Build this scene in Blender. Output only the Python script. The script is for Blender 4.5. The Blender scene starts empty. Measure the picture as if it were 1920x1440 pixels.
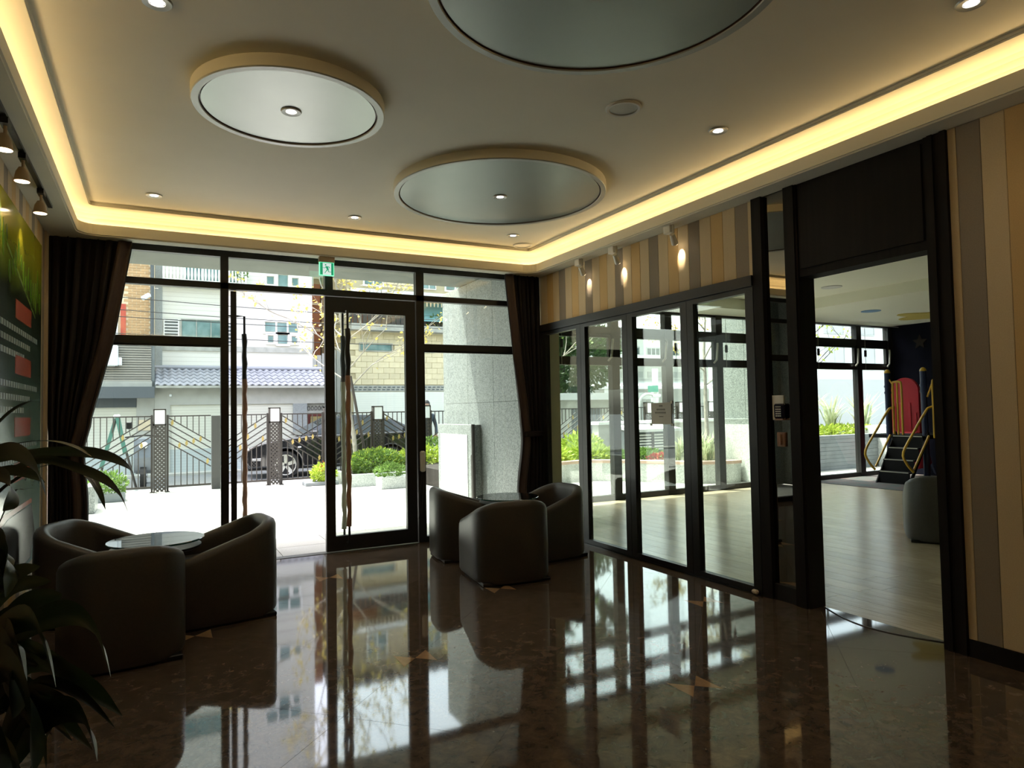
import bpy, math, random
from mathutils import Matrix, Vector
random.seed(7)
sc = bpy.context.scene
col = sc.collection
PI = math.pi

# ------------------------------------------------------------------ camera, sky, sun, exposure
cam_d = bpy.data.cameras.new('camera')
cam = bpy.data.objects.new('camera', cam_d)
col.objects.link(cam)
YAW, PITCH, ROLL, FPX = math.radians(27.719), math.radians(2.195), math.radians(-1.068), 1270.0
fwd = Vector((math.sin(YAW) * math.cos(PITCH), math.cos(YAW) * math.cos(PITCH), math.sin(PITCH)))
rgt0 = Vector((math.cos(YAW), -math.sin(YAW), 0))
up0 = rgt0.cross(fwd)
rgt = rgt0 * math.cos(ROLL) + up0 * math.sin(ROLL)
upv = -rgt0 * math.sin(ROLL) + up0 * math.cos(ROLL)
rot = Matrix((rgt, upv, -fwd)).transposed()
cam.matrix_world = Matrix.Translation((0, 0, 1.5)) @ rot.to_4x4()
cam_d.sensor_width = 36.0
cam_d.lens = FPX / 1920.0 * 36.0
cam_d.clip_start, cam_d.clip_end = 0.02, 500
sc.camera = cam

SUN = Vector((0.75, -1.0, -2.9)).normalized()          # direction the light travels
world = bpy.data.worlds.new('sky')
sc.world = world
world.use_nodes = True
wn = world.node_tree
bg = wn.nodes['Background']
sky = wn.nodes.new('ShaderNodeTexSky')
sky.sky_type = 'NISHITA'
sky.sun_disc = False
sky.sun_elevation = math.asin(-SUN.z)
sky.sun_rotation = math.atan2(-SUN.x, -SUN.y)
sky.air_density, sky.dust_density, sky.ozone_density = 1.0, 4.0, 1.0
hsv = wn.nodes.new('ShaderNodeHueSaturation')          # thin haze: a whiter sky everywhere
hsv.inputs['Saturation'].default_value = 0.45
wn.links.new(sky.outputs[0], hsv.inputs['Color'])
wn.links.new(hsv.outputs[0], bg.inputs[0])
bg.inputs[1].default_value = 0.95
sun_d = bpy.data.lights.new('sun', 'SUN')
sun_d.energy = 11.0
sun_d.angle = math.radians(0.6)
sun_d.color = (1.0, 0.96, 0.9)
sun_o = bpy.data.objects.new('sun', sun_d)
sun_o.rotation_euler = SUN.to_track_quat('-Z', 'Y').to_euler()
sun_o.location = (0, 12, 20)
col.objects.link(sun_o)

sc.view_settings.view_transform = 'Standard'
sc.view_settings.look = 'None'
sc.view_settings.gamma = 1.0
sc.view_settings.use_curve_mapping = False
sc.view_settings.exposure = 0.4
sc.cycles.max_bounces = 10
sc.cycles.diffuse_bounces = 6
sc.cycles.transparent_max_bounces = 24
sc.cycles.sample_clamp_indirect = 6.0

# ------------------------------------------------------------------ materials
M = {}
def mat(name, c, rough=0.6, metal=0.0, c2=None, scale=8.0, detail=4.0, rand=0.0, bump=0.0, kind='noise',
        emit=None, spec=None, stretch=None, lo=0.35, hi=0.65, coat=0.0):
    m = bpy.data.materials.new(name)
    m.use_nodes = True
    nt = m.node_tree
    b = nt.nodes['Principled BSDF']
    b.inputs['Roughness'].default_value = rough
    b.inputs['Metallic'].default_value = metal
    if spec is not None:
        b.inputs['Specular IOR Level'].default_value = spec
    if coat:
        b.inputs['Coat Weight'].default_value = coat
        b.inputs['Coat Roughness'].default_value = 0.03
    c = tuple(c) + (1,)
    b.inputs['Base Color'].default_value = c
    src = None
    if c2 is not None:
        tc = nt.nodes.new('ShaderNodeTexCoord')
        mp = nt.nodes.new('ShaderNodeMapping')
        nt.links.new(tc.outputs['Object'], mp.inputs[0])
        if stretch:
            mp.inputs['Scale'].default_value = stretch
        if kind == 'noise':
            tx = nt.nodes.new('ShaderNodeTexNoise')
            tx.inputs['Scale'].default_value = scale
            tx.inputs['Detail'].default_value = detail
            o = tx.outputs['Fac']
        elif kind == 'vor':
            tx = nt.nodes.new('ShaderNodeTexVoronoi')
            tx.inputs['Scale'].default_value = scale
            o = tx.outputs['Color']
        elif kind == 'wave':
            tx = nt.nodes.new('ShaderNodeTexWave')
            tx.bands_direction = 'Z'
            tx.wave_profile = 'SAW'
            tx.inputs['Scale'].default_value = scale
            o = tx.outputs['Fac']
        nt.links.new(mp.outputs[0], tx.inputs['Vector'])
        rp = nt.nodes.new('ShaderNodeValToRGB')
        rp.color_ramp.elements[0].position = lo
        rp.color_ramp.elements[1].position = hi
        rp.color_ramp.elements[0].color = c
        rp.color_ramp.elements[1].color = tuple(c2) + (1,)
        nt.links.new(o, rp.inputs[0])
        src = rp.outputs[0]
        if bump:
            bp = nt.nodes.new('ShaderNodeBump')
            bp.inputs['Strength'].default_value = bump
            bp.inputs['Distance'].default_value = 0.01
            nt.links.new(o, bp.inputs['Height'])
            nt.links.new(bp.outputs[0], b.inputs['Normal'])
    if rand:
        oi = nt.nodes.new('ShaderNodeObjectInfo')
        mr = nt.nodes.new('ShaderNodeMapRange')
        mr.inputs['To Min'].default_value = 1 - rand
        mr.inputs['To Max'].default_value = 1 + rand
        nt.links.new(oi.outputs['Random'], mr.inputs['Value'])
        hs = nt.nodes.new('ShaderNodeHueSaturation')
        hs.inputs['Color'].default_value = c
        nt.links.new(mr.outputs[0], hs.inputs['Value'])
        if src:
            nt.links.new(src, hs.inputs['Color'])
        src = hs.outputs[0]
    if src:
        nt.links.new(src, b.inputs['Base Color'])
    if emit:
        b.inputs['Emission Color'].default_value = tuple(emit[0]) + (1,)
        b.inputs['Emission Strength'].default_value = emit[1]
    M[name] = m
    return m

def glass_mat(name, tint=(0.90, 0.945, 0.90), refl=1.0):
    m = bpy.data.materials.new(name)
    m.use_nodes = True
    nt = m.node_tree
    nt.nodes.remove(nt.nodes['Principled BSDF'])
    out = nt.nodes['Material Output']
    tr = nt.nodes.new('ShaderNodeBsdfTransparent')
    tr.inputs[0].default_value = tuple(tint) + (1,)
    gl = nt.nodes.new('ShaderNodeBsdfGlossy')
    gl.inputs['Roughness'].default_value = 0.0
    gl.inputs[0].default_value = (refl, refl, refl, 1)
    lw = nt.nodes.new('ShaderNodeLayerWeight')
    lw.inputs[0].default_value = 0.5
    pw = nt.nodes.new('ShaderNodeMath'); pw.operation = 'POWER'
    pw.inputs[1].default_value = 5.0
    nt.links.new(lw.outputs['Facing'], pw.inputs[0])
    fr = nt.nodes.new('ShaderNodeMath'); fr.operation = 'MULTIPLY_ADD'
    fr.inputs[1].default_value = 0.96
    fr.inputs[2].default_value = 0.04
    nt.links.new(pw.outputs[0], fr.inputs[0])
    mx = nt.nodes.new('ShaderNodeMixShader')
    nt.links.new(fr.outputs[0], mx.inputs[0])
    nt.links.new(tr.outputs[0], mx.inputs[1])
    nt.links.new(gl.outputs[0], mx.inputs[2])
    nt.links.new(mx.outputs[0], out.inputs[0])
    M[name] = m
    return m

def leaf_mat(name, c, c2, rough=0.45, scale=6):
    m = mat(name, c, rough, c2=c2, scale=scale, rand=0.12)
    nt = m.node_tree
    b = nt.nodes['Principled BSDF']
    out = nt.nodes['Material Output']
    t = nt.nodes.new('ShaderNodeBsdfTranslucent')
    t.inputs[0].default_value = tuple(x * 0.9 for x in c2) + (1,)
    mx = nt.nodes.new('ShaderNodeMixShader')
    mx.inputs[0].default_value = 0.3
    nt.links.new(b.outputs[0], mx.inputs[1])
    nt.links.new(t.outputs[0], mx.inputs[2])
    nt.links.new(mx.outputs[0], out.inputs[0])
    return m

mat('marble', (0.040, 0.030, 0.023), 0.045, c2=(0.185, 0.132, 0.100), scale=13, detail=10, rand=0.08, lo=0.28, hi=0.80, spec=0.9)
def marble_veins():
    nt = M['marble'].node_tree
    n = [x for x in nt.nodes if x.type == 'TEX_NOISE'][0]
    n.inputs['Distortion'].default_value = 0.5
    n.inputs['Roughness'].default_value = 0.72
marble_veins()
mat('grout', (0.06, 0.045, 0.025), 0.5)
mat('inlay', (0.36, 0.22, 0.12), 0.06, c2=(0.42, 0.27, 0.15), scale=20)
mat('plaster', (0.68, 0.645, 0.53), 0.75, c2=(0.70, 0.665, 0.55), scale=3)
mat('plaster_white', (0.62, 0.62, 0.58), 0.7)
mat('cream_wall', (0.66, 0.62, 0.44), 0.7)
mat('panel_cream', (0.60, 0.47, 0.29), 0.65, rand=0.04, c2=(0.64, 0.51, 0.32), scale=140)
mat('panel_tan', (0.60, 0.40, 0.17), 0.65, rand=0.04, c2=(0.64, 0.435, 0.19), scale=140)
mat('panel_grey', (0.25, 0.205, 0.155), 0.65, rand=0.04, c2=(0.28, 0.23, 0.175), scale=140)
mat('dark_wood', (0.006, 0.004, 0.0032), 0.7, c2=(0.010, 0.007, 0.0055), spec=0.25, scale=30, stretch=(1, 1, 0.05))
mat('frame', (0.010, 0.0095, 0.009), 0.42, c2=(0.014, 0.013, 0.012), scale=60)
mat('track_metal', (0.05, 0.05, 0.05), 0.3, 0.8)
mat('silver_leaf', (0.31, 0.34, 0.32), 0.38, 0.7, c2=(0.33, 0.36, 0.34), scale=2)
mat('silver_rim', (0.40, 0.42, 0.40), 0.42, 0.3)
mat('groove', (0.10, 0.05, 0.03), 0.4)
mat('leather', (0.042, 0.036, 0.029), 0.42, c2=(0.050, 0.043, 0.035), scale=90, bump=0.06)
mat('leather_grey', (0.07, 0.07, 0.068), 0.42, c2=(0.08, 0.08, 0.078), scale=90, bump=0.06)
mat('black', (0.008, 0.008, 0.008), 0.35)
mat('table_glass', (0.004, 0.007, 0.006), 0.02, spec=0.8)
mat('glass_edge', (0.02, 0.10, 0.08), 0.1)
mat('curtain', (0.011, 0.008, 0.007), 0.85, c2=(0.016, 0.011, 0.009), scale=25, stretch=(1, 1, 0.02))
mat('curtain_brown', (0.055, 0.034, 0.028), 0.75, c2=(0.075, 0.046, 0.036), scale=25, stretch=(1, 1, 0.02))
mat('white_plastic', (0.72, 0.71, 0.66), 0.4)
mat('grey_plastic', (0.42, 0.41, 0.36), 0.4)
mat('chrome', (0.7, 0.7, 0.7), 0.15, 1.0)
mat('brown_paper', (0.32, 0.17, 0.10), 0.45, c2=(0.38, 0.21, 0.13), scale=12)
mat('green_film', (0.34, 0.36, 0.28), 0.35, c2=(0.42, 0.44, 0.34), scale=9)
mat('paper', (0.46, 0.45, 0.39), 0.7)
mat('ink', (0.06, 0.06, 0.05), 0.6)
mat('led', (1, 0.8, 0.5), 0.5, emit=((1.0, 0.75, 0.40), 7.0))
mat('bulb', (1, 1, 1), 0.5, emit=((1.0, 0.90, 0.86), 8.0))
mat('bulb_warm', (1, 1, 1), 0.5, emit=((1.0, 0.80, 0.55), 7.0))
mat('exit_green', (0.02, 0.30, 0.16), 0.4, emit=((0.01, 0.36, 0.17), 0.55))
mat('exit_white', (0.8, 0.85, 0.85), 0.4, emit=((0.75, 0.9, 0.92), 0.55))
mat('exit_rim', (0.3, 0.9, 0.6), 0.3, emit=((0.25, 0.95, 0.55), 0.8))
mat('exit_case', (0.40, 0.30, 0.19), 0.5)
mat('mirror', (0.36, 0.34, 0.30), 0.0, 1.0)
mat('wood_switch', (0.30, 0.16, 0.09), 0.4)
mat('navy_gloss', (0.012, 0.013, 0.03), 0.15)
mat('text_white', (0.6, 0.6, 0.6), 0.5)
mat('pot', (0.02, 0.018, 0.016), 0.3)
mat('soil', (0.02, 0.014, 0.01), 0.9)
leaf_mat('indoor_leaf', (0.012, 0.022, 0.008), (0.030, 0.048, 0.018), rough=0.3)
mat('stem', (0.03, 0.035, 0.015), 0.6)
# playroom
mat('plank', (0.50, 0.42, 0.30), 0.24, c2=(0.62, 0.53, 0.40), scale=7, rand=0.13, stretch=(6, 0.7, 1))
mat('rubber_mat', (0.06, 0.085, 0.08), 0.8, c2=(0.12, 0.08, 0.075), scale=3)
mat('mural', (0.003, 0.004, 0.010), 0.9, c2=(0.008, 0.008, 0.016), scale=2, spec=0.1)
mat('mural_star', (0.018, 0.011, 0.006), 0.9)
mat('play_ceiling', (0.74, 0.75, 0.64), 0.7)
mat('play_blue', (0.07, 0.20, 0.42), 0.6)
mat('play_yellow', (0.55, 0.44, 0.10), 0.6)
mat('toy_yellow', (0.55, 0.33, 0.03), 0.3)
mat('toy_red', (0.50, 0.02, 0.035), 0.3)
mat('toy_navy', (0.010, 0.02, 0.07), 0.3)
mat('stair_black', (0.006, 0.006, 0.007), 0.7, spec=0.2)
# outdoors
mat('paver', (0.44, 0.43, 0.40), 0.55, c2=(0.50, 0.49, 0.455), scale=60, rand=0.04)
mat('joint', (0.22, 0.21, 0.19), 0.8)
mat('asphalt', (0.16, 0.17, 0.175), 0.85, c2=(0.20, 0.21, 0.215), scale=30)
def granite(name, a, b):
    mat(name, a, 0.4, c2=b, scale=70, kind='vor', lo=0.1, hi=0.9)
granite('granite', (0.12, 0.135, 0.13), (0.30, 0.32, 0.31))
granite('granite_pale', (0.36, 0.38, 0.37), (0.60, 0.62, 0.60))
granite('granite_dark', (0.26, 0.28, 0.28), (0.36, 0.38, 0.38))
mat('canopy', (0.11, 0.12, 0.105), 0.7, c2=(0.14, 0.15, 0.135), scale=3)
mat('iron', (0.050, 0.043, 0.038), 0.5)
mat('iron_panel', (0.060, 0.058, 0.056), 0.5)
mat('gold_leaf', (0.50, 0.38, 0.14), 0.35, 0.4)
mat('lamp_white', (0.85, 0.88, 0.9), 0.4)
mat('siding', (0.60, 0.58, 0.52), 0.7, c2=(0.76, 0.74, 0.68), scale=2.6, kind='wave', lo=0.0, hi=0.25)
mat('shutter', (0.56, 0.55, 0.47), 0.6, c2=(0.70, 0.69, 0.60), scale=4.2, kind='wave', lo=0.0, hi=0.3)
mat('shutter_white', (0.70, 0.71, 0.65), 0.6, c2=(0.82, 0.83, 0.76), scale=4.2, kind='wave', lo=0.0, hi=0.2)
mat('shutter_blue', (0.42, 0.47, 0.47), 0.6, c2=(0.5, 0.55, 0.55), scale=4.2, kind='wave', lo=0.0, hi=0.3)
mat('concrete', (0.42, 0.42, 0.38), 0.8, c2=(0.48, 0.48, 0.44), scale=4)
mat('concrete_dark', (0.16, 0.18, 0.185), 0.8, c2=(0.20, 0.22, 0.225), scale=4)
mat('slate', (0.10, 0.115, 0.125), 0.7)
mat('roof_tile', (0.33, 0.335, 0.37), 0.5, rand=0.10)
mat('teal_glass', (0.10, 0.20, 0.20), 0.08, c2=(0.26, 0.38, 0.37), scale=2.2)
mat('dark_glass', (0.03, 0.06, 0.06), 0.08)
mat('window_white', (0.85, 0.85, 0.82), 0.5)
mat('orange_tile', (0.52, 0.33, 0.17), 0.6, rand=0.10)
mat('cream_strip', (0.72, 0.60, 0.42), 0.6)
mat('red_paper', (0.50, 0.08, 0.05), 0.6)
mat('louver_brown', (0.26, 0.24, 0.21), 0.7, c2=(0.34, 0.32, 0.28), scale=3, stretch=(0.2, 1, 4), rand=0.12)
mat('stone_yellow', (0.70, 0.60, 0.40), 0.7, rand=0.08, c2=(0.76, 0.66, 0.45), scale=6)
mat('mortar', (0.50, 0.43, 0.28), 0.8)
mat('ledge_grey', (0.36, 0.36, 0.32), 0.8, c2=(0.46, 0.46, 0.42), scale=5)
mat('teal_awning', (0.20, 0.40, 0.42), 0.5)
mat('brick_orange', (0.40, 0.17, 0.08), 0.8, rand=0.1)
mat('plaster_pink', (0.60, 0.53, 0.47), 0.8)
mat('door_red', (0.12, 0.03, 0.025), 0.4)
mat('door_gold', (0.30, 0.24, 0.10), 0.4, c2=(0.2, 0.16, 0.06), scale=12)
mat('car_paint', (0.008, 0.009, 0.011), 0.08, coat=1.0)
mat('car_glass', (0.02, 0.028, 0.03), 0.03)
mat('tyre', (0.01, 0.01, 0.01), 0.7)
mat('alloy', (0.62, 0.63, 0.65), 0.25, 0.8)
mat('scooter_paint', (0.16, 0.18, 0.21), 0.25)
mat('green_cloth', (0.07, 0.20, 0.16), 0.7)
mat('bark_pale', (0.26, 0.235, 0.20), 0.85, c2=(0.36, 0.33, 0.29), scale=12)
mat('bark_dark', (0.06, 0.05, 0.045), 0.9)
leaf_mat('leaf_yellow', (0.42, 0.34, 0.06), (0.55, 0.45, 0.12))
leaf_mat('leaf_lime', (0.26, 0.36, 0.03), (0.40, 0.50, 0.07))
leaf_mat('leaf_green', (0.09, 0.17, 0.03), (0.17, 0.28, 0.06))
leaf_mat('leaf_dark', (0.025, 0.06, 0.02), (0.06, 0.12, 0.03))
leaf_mat('leaf_pale', (0.30, 0.36, 0.18), (0.50, 0.54, 0.36))
mat('flower_red', (0.45, 0.07, 0.03), 0.6)
mat('white_wall', (0.74, 0.75, 0.73), 0.7)
mat('white_grey', (0.55, 0.56, 0.55), 0.7)
mat('sign_green', (0.03, 0.32, 0.22), 0.5)
mat('jacket', (0.03, 0.045, 0.065), 0.8)
mat('skin', (0.35, 0.22, 0.16), 0.6)
mat('hair', (0.01, 0.01, 0.01), 0.6)
mat('trousers', (0.03, 0.03, 0.035), 0.8)
mat('copper_cap', (0.48, 0.33, 0.26), 0.6)
mat('cable', (0.03, 0.03, 0.03), 0.6)
glass_mat('glass')
glass_mat('glass_fold', (0.92, 0.95, 0.91))

# ------------------------------------------------------------------ mesh building
FR = {}           # frame (world matrix of the thing) for every built object
class MB:
    def __init__(s):
        s.v, s.f = [], []
    def add(s, vs, fs):
        n = len(s.v)
        s.v += [Vector(p) for p in vs]
        s.f += [tuple(i + n for i in f) for f in fs]
        return s
    def box(s, x0, x1, y0, y1, z0, z1):
        if x0 > x1: x0, x1 = x1, x0
        if y0 > y1: y0, y1 = y1, y0
        if z0 > z1: z0, z1 = z1, z0
        return s.add([(x0, y0, z0), (x1, y0, z0), (x1, y1, z0), (x0, y1, z0), (x0, y0, z1), (x1, y0, z1), (x1, y1, z1), (x0, y1, z1)],
                     [(0, 3, 2, 1), (4, 5, 6, 7), (0, 1, 5, 4), (1, 2, 6, 5), (2, 3, 7, 6), (3, 0, 4, 7)])
    def bbox(s, x0, x1, y0, y1, z0, z1, b):
        """box with all edges chamfered by b"""
        mb = MB()
        X, Y, Z = (x0, x1), (y0, y1), (z0, z1)
        pts, idx = [], {}
        for i in (0, 1):
            for j in (0, 1):
                for k in (0, 1):
                    sx, sy, sz = (1, -1)[i], (1, -1)[j], (1, -1)[k]
                    for a in range(3):
                        p = [X[i] + sx * b, Y[j] + sy * b, Z[k] + sz * b]
                        p[a] = (X[i], Y[j], Z[k])[a]
                        idx[(i, j, k, a)] = len(pts)
                        pts.append(p)
        fs = []
        for a in range(3):
            o = [q for q in range(3) if q != a]
            for e in (0, 1):
                loop = []
                for u, w in ((0, 0), (1, 0), (1, 1), (0, 1)):
                    key = [0, 0, 0]
                    key[a] = e; key[o[0]] = u; key[o[1]] = w
                    loop.append(idx[(*key, a)])
                fs.append(tuple(loop))
        for a in range(3):
            o = [q for q in range(3) if q != a]
            for u in (0, 1):
                for w in (0, 1):
                    k0 = [0, 0, 0]; k1 = [0, 0, 0]
                    k0[o[0]] = k1[o[0]] = u; k0[o[1]] = k1[o[1]] = w
                    k1[a] = 1
                    fs.append((idx[(*k0, o[0])], idx[(*k1, o[0])], idx[(*k1, o[1])], idx[(*k0, o[1])]))
        for i in (0, 1):
            for j in (0, 1):
                for k in (0, 1):
                    fs.append(tuple(idx[(i, j, k, a)] for a in range(3)))
        return s.add(pts, fs)
    def tube(s, path, r, n=8, caps=True):
        path = [Vector(p) for p in path]
        rs = r if isinstance(r, (list, tuple)) else [r] * len(path)
        rings = []
        t0 = (path[1] - path[0]).normalized()
        ref = Vector((0, 0, 1)) if abs(t0.z) < 0.9 else Vector((1, 0, 0))
        u = t0.cross(ref).normalized()
        for i, p in enumerate(path):
            t = (path[min(i + 1, len(path) - 1)] - path[max(i - 1, 0)]).normalized()
            u = (u - t * u.dot(t)).normalized()
            w = t.cross(u)
            rings.append([p + (u * math.cos(2 * PI * k / n) + w * math.sin(2 * PI * k / n)) * rs[i] for k in range(n)])
        vs = [p for ring in rings for p in ring]
        fs = []
        for i in range(len(path) - 1):
            for k in range(n):
                fs.append((i * n + k, i * n + (k + 1) % n, (i + 1) * n + (k + 1) % n, (i + 1) * n + k))
        if caps:
            fs.append(tuple(range(n))[::-1])
            fs.append(tuple(range((len(path) - 1) * n, len(path) * n)))
        return s.add(vs, fs)
    def cyl(s, x, y, z0, z1, r, n=24, r2=None):
        return s.tube([(x, y, z0), (x, y, z1)], [r, r if r2 is None else r2], n)
    def lathe(s, x, y, prof, n=48, caps=False):
        vs, fs = [], []
        for r, z in prof:
            vs += [(x + r * math.cos(2 * PI * k / n), y + r * math.sin(2 * PI * k / n), z) for k in range(n)]
        for i in range(len(prof) - 1):
            for k in range(n):
                fs.append((i * n + k, i * n + (k + 1) % n, (i + 1) * n + (k + 1) % n, (i + 1) * n + k))
        if caps:
            fs += [tuple(range(n)), tuple(range((len(prof) - 1) * n, len(prof) * n))]
        return s.add(vs, fs)
    def prism(s, poly, a, b, axis='z'):
        """poly of 2-D points swept from a to b along axis"""
        n = len(poly)
        def P(q, t):
            if axis == 'z': return (q[0], q[1], t)
            if axis == 'y': return (q[0], t, q[1])
            return (t, q[0], q[1])
        vs = [P(q, a) for q in poly] + [P(q, b) for q in poly]
        fs = [tuple(range(n))[::-1], tuple(range(n, 2 * n))]
        fs += [(k, (k + 1) % n, n + (k + 1) % n, n + k) for k in range(n)]
        return s.add(vs, fs)
    def mesh(s, name, m, M4=None, smooth=False):
        me = bpy.data.meshes.new(name)
        vs = [M4 @ p for p in s.v] if M4 else s.v
        me.from_pydata([tuple(p) for p in vs], [], s.f)
        import bmesh
        bm = bmesh.new(); bm.from_mesh(me)
        bmesh.ops.recalc_face_normals(bm, faces=bm.faces)
        bm.to_mesh(me); bm.free()
        me.materials.append(M[m] if isinstance(m, str) else m)
        if smooth:
            me.polygons.foreach_set('use_smooth', [True] * len(me.polygons))
            try:
                me.set_sharp_from_angle(angle=math.radians(40))
            except Exception:
                pass
        return me
    def build(s, name, m, parent=None, smooth=False):
        if parent is None:
            xs = [p.x for p in s.v]; ys = [p.y for p in s.v]; zs = [p.z for p in s.v]
            base = Matrix.Translation(((min(xs) + max(xs)) / 2, (min(ys) + max(ys)) / 2, min(zs)))
        else:
            base = FR[parent]
        me = s.mesh(name, m, base.inverted(), smooth)
        o = bpy.data.objects.new(name, me)
        col.objects.link(o)
        if parent is None:
            o.matrix_world = base
        else:
            o.parent = parent
        FR[o] = base
        return o

def tag(o, label=None, cat=None, group=None, kind=None):
    if label: o['label'] = label
    if cat: o['category'] = cat
    if group: o['group'] = group
    if kind: o['kind'] = kind
    return o
def thing(name, label, cat, loc=(0, 0, 0), rz=0.0, group=None, kind=None):
    o = bpy.data.objects.new(name, None)
    o.empty_display_size = 0.2
    col.objects.link(o)
    o.location = loc
    o.rotation_euler = (0, 0, rz)
    FR[o] = Matrix.Translation(loc) @ Matrix.Rotation(rz, 4, 'Z')
    return tag(o, label, cat, group, kind)
def place(o, loc, rz=0.0):
    o.location = loc
    o.rotation_euler = (0, 0, rz)
def piece(me, name, parent, loc, rot=(0, 0, 0), scale=None):
    """one more object that shares the mesh; loc in world coordinates"""
    o = bpy.data.objects.new(name, me)
    col.objects.link(o)
    if parent:
        o.parent = parent
        o.location = FR[parent].inverted() @ Vector(loc)
        FR[o] = FR[parent]
    else:
        o.location = loc
    o.rotation_euler = rot
    if scale: o.scale = scale
    return o
def copy_tree(o, parent=None):
    c = o.copy()
    col.objects.link(c)
    c.parent = parent
    for ch in list(o.children):
        copy_tree(ch, c)
    return c
def struct(name, mb, m, label=None, smooth=False):
    return tag(mb.build(name, m, None, smooth), label, None, None, 'structure')
def sthing(name, label=None):
    return thing(name, label, None, kind='structure')
def B(*a):
    return MB().box(*a)
# ================================================================== LOBBY SHELL
WR, WL, WF, WB, HS, HC = 4.25, -0.87, 7.45, -3.0, 3.15, 3.43      # walls, front glazing, back wall, soffit, ceiling
# floor: diagonal marble tiles with beige corner inlays
floor = sthing('floor', 'polished dark brown marble floor laid in diagonal tiles')
B(WL, WR + 0.02, WB, WF + 0.02, -0.12, -0.004).build('screed', 'grout', floor)
A = 1.165                                   # half diagonal of a tile pair
def clip(poly, f):
    out = []
    for i in range(len(poly)):
        p, q = poly[i], poly[(i + 1) % len(poly)]
        a, b = f(p), f(q)
        if a >= 0: out.append(p)
        if a * b < 0:
            t = a / (a - b)
            out.append((p[0] + (q[0] - p[0]) * t, p[1] + (q[1] - p[1]) * t))
    return out
h = A / 2
XA, XB, YA, YB = WL, WR + 0.14, WB, WF
OX, OY = 1.40, 4.0
for i in range(-10, 14):
    for j in range(-16, 14):
        if (i + j) % 2 == 0: continue
        cx, cy = OX + h * i, OY + h * j            # tile centres
        g = h - 0.0012
        poly = [(cx - g, cy), (cx, cy - g), (cx + g, cy), (cx, cy + g)]
        # beige inlays sit on the left / right corners that meet at every second crossing
        def bow(px, py):
            return (round((px - OX) / h) % 2 == 0 and round((py - OY) / h) % 2 == 0 and
                    (round((px - OX) / h) // 2 + round((py - OY) / h) // 2) % 2 == 0)
        cut = []
        if bow(cx - h, cy): cut.append(-1)
        if bow(cx + h, cy): cut.append(1)
        body = poly
        for s_ in cut:
            body = clip(body, lambda p, s_=s_: (h - 0.105) - s_ * (p[0] - cx))
            tri = [(cx + s_ * (h - 0.103), cy - 0.101), (cx + s_ * g, cy), (cx + s_ * (h - 0.103), cy + 0.101)]
            for f in (lambda p: p[0] - XA, lambda p: XB - p[0], lambda p: p[1] - YA, lambda p: YB - p[1]):
                tri = clip(tri, f) if tri else tri
            if len(tri) > 2 and cy > 0.5:
                MB().prism(tri, -0.004, 0.0, 'z').build('corner_inlay', 'inlay', floor)
        for f in (lambda p: p[0] - XA, lambda p: (WR + 0.14 if 2.35 < cy < 3.6 and p[1] < 3.46 and p[1] > 2.35 else WR + 0.14) - p[0], lambda p: p[1] - YA, lambda p: YB - p[1]):
            body = clip(body, f) if body else body
        if len(body) > 2:
            MB().prism(body, -0.004, 0.0, 'z').build('tile', 'marble', floor)

# walls
wall_left = sthing('wall_left', 'left wall clad in vertical cream, tan and grey fabric stripes')
B(WL - 0.15, WL - 0.012, WB, 7.6, 0, 3.7).build('backing', 'panel_cream', wall_left)
PW = 0.139
def stripes(parent, x, thick, y0, y1, z0, z1, phase=0, far=1e9):
    cache = {}
    k = 0
    y = y0
    while y < y1 - 0.005:
        w = min(PW, y1 - y)
        kind = ('panel_grey', 'panel_cream', 'panel_tan', 'panel_cream')[(k + phase) % 4]
        key = (kind, round(w, 3))
        if key not in cache:
            cache[key] = MB().bbox(0, thick, 0.001, w - 0.001, 0, z1 - z0, 0.002).mesh('panel', kind)
        piece(cache[key], 'panel', parent, (x, y, z0))
        y += w
        k += 1
stripes(wall_left, WL - 0.012, 0.012, 1.0, 7.25, 0.0, HS, 1)
B(WL - 0.012, WL, WB, 1.0, 0, HS).build('panel', 'panel_cream', wall_left)
B(WL, WL + 0.014, 7.10, 7.25, 0, HS).build('corner_strip', 'panel_cream', wall_left)
struct('wall_back', B(WL - 0.15, WR + 0.3, WB - 0.15, WB, 0, 3.7), 'panel_grey', 'back wall of the lobby behind the viewer')

wall_right = sthing('wall_right', 'right wall with vertical cream, tan and grey stripes above the folding doors')
B(WR + 0.012, WR + 0.16, 3.86, 7.32, 2.54, 3.7).build('backing', 'panel_cream', wall_right)
stripes(wall_right, WR, 0.012, 3.86 + 0.06, 7.255, 2.52, HS, 0)
B(WR, WR + 0.012, 3.86, 3.919, 2.52, HS).build('panel', 'panel_cream', wall_right)
B(WR + 0.012, WR + 0.16, WB, 2.35, 0, 3.7).build('backing', 'panel_cream', wall_right)
y = 2.35
seq = [('panel_cream', 0.05), ('panel_grey', 0.135), ('panel_cream', 0.13), ('panel_tan', 0.14)]
while y > 0.4:
    for mname, w in seq:
        MB().bbox(WR, WR + 0.012, y - w + 0.001, y - 0.001, 0.10, HS, 0.002).build('panel', mname, wall_right)
        y -= w
    seq = [('panel_cream', 0.139), ('panel_grey', 0.139), ('panel_cream', 0.139), ('panel_tan', 0.139)]
B(WR, WR + 0.012, WB, y, 0.10, HS).build('panel', 'panel_cream', wall_right)
struct('baseboard_right', B(WR - 0.012, WR + 0.012, WB, 2.345, 0, 0.10), 'dark_wood', 'dark skirting board below the striped right wall')
struct('baseboard_left', B(WL, WL + 0.012, WB, 7.09, 0, 0.08), 'dark_wood', 'dark skirting board below the left wall')

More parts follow.
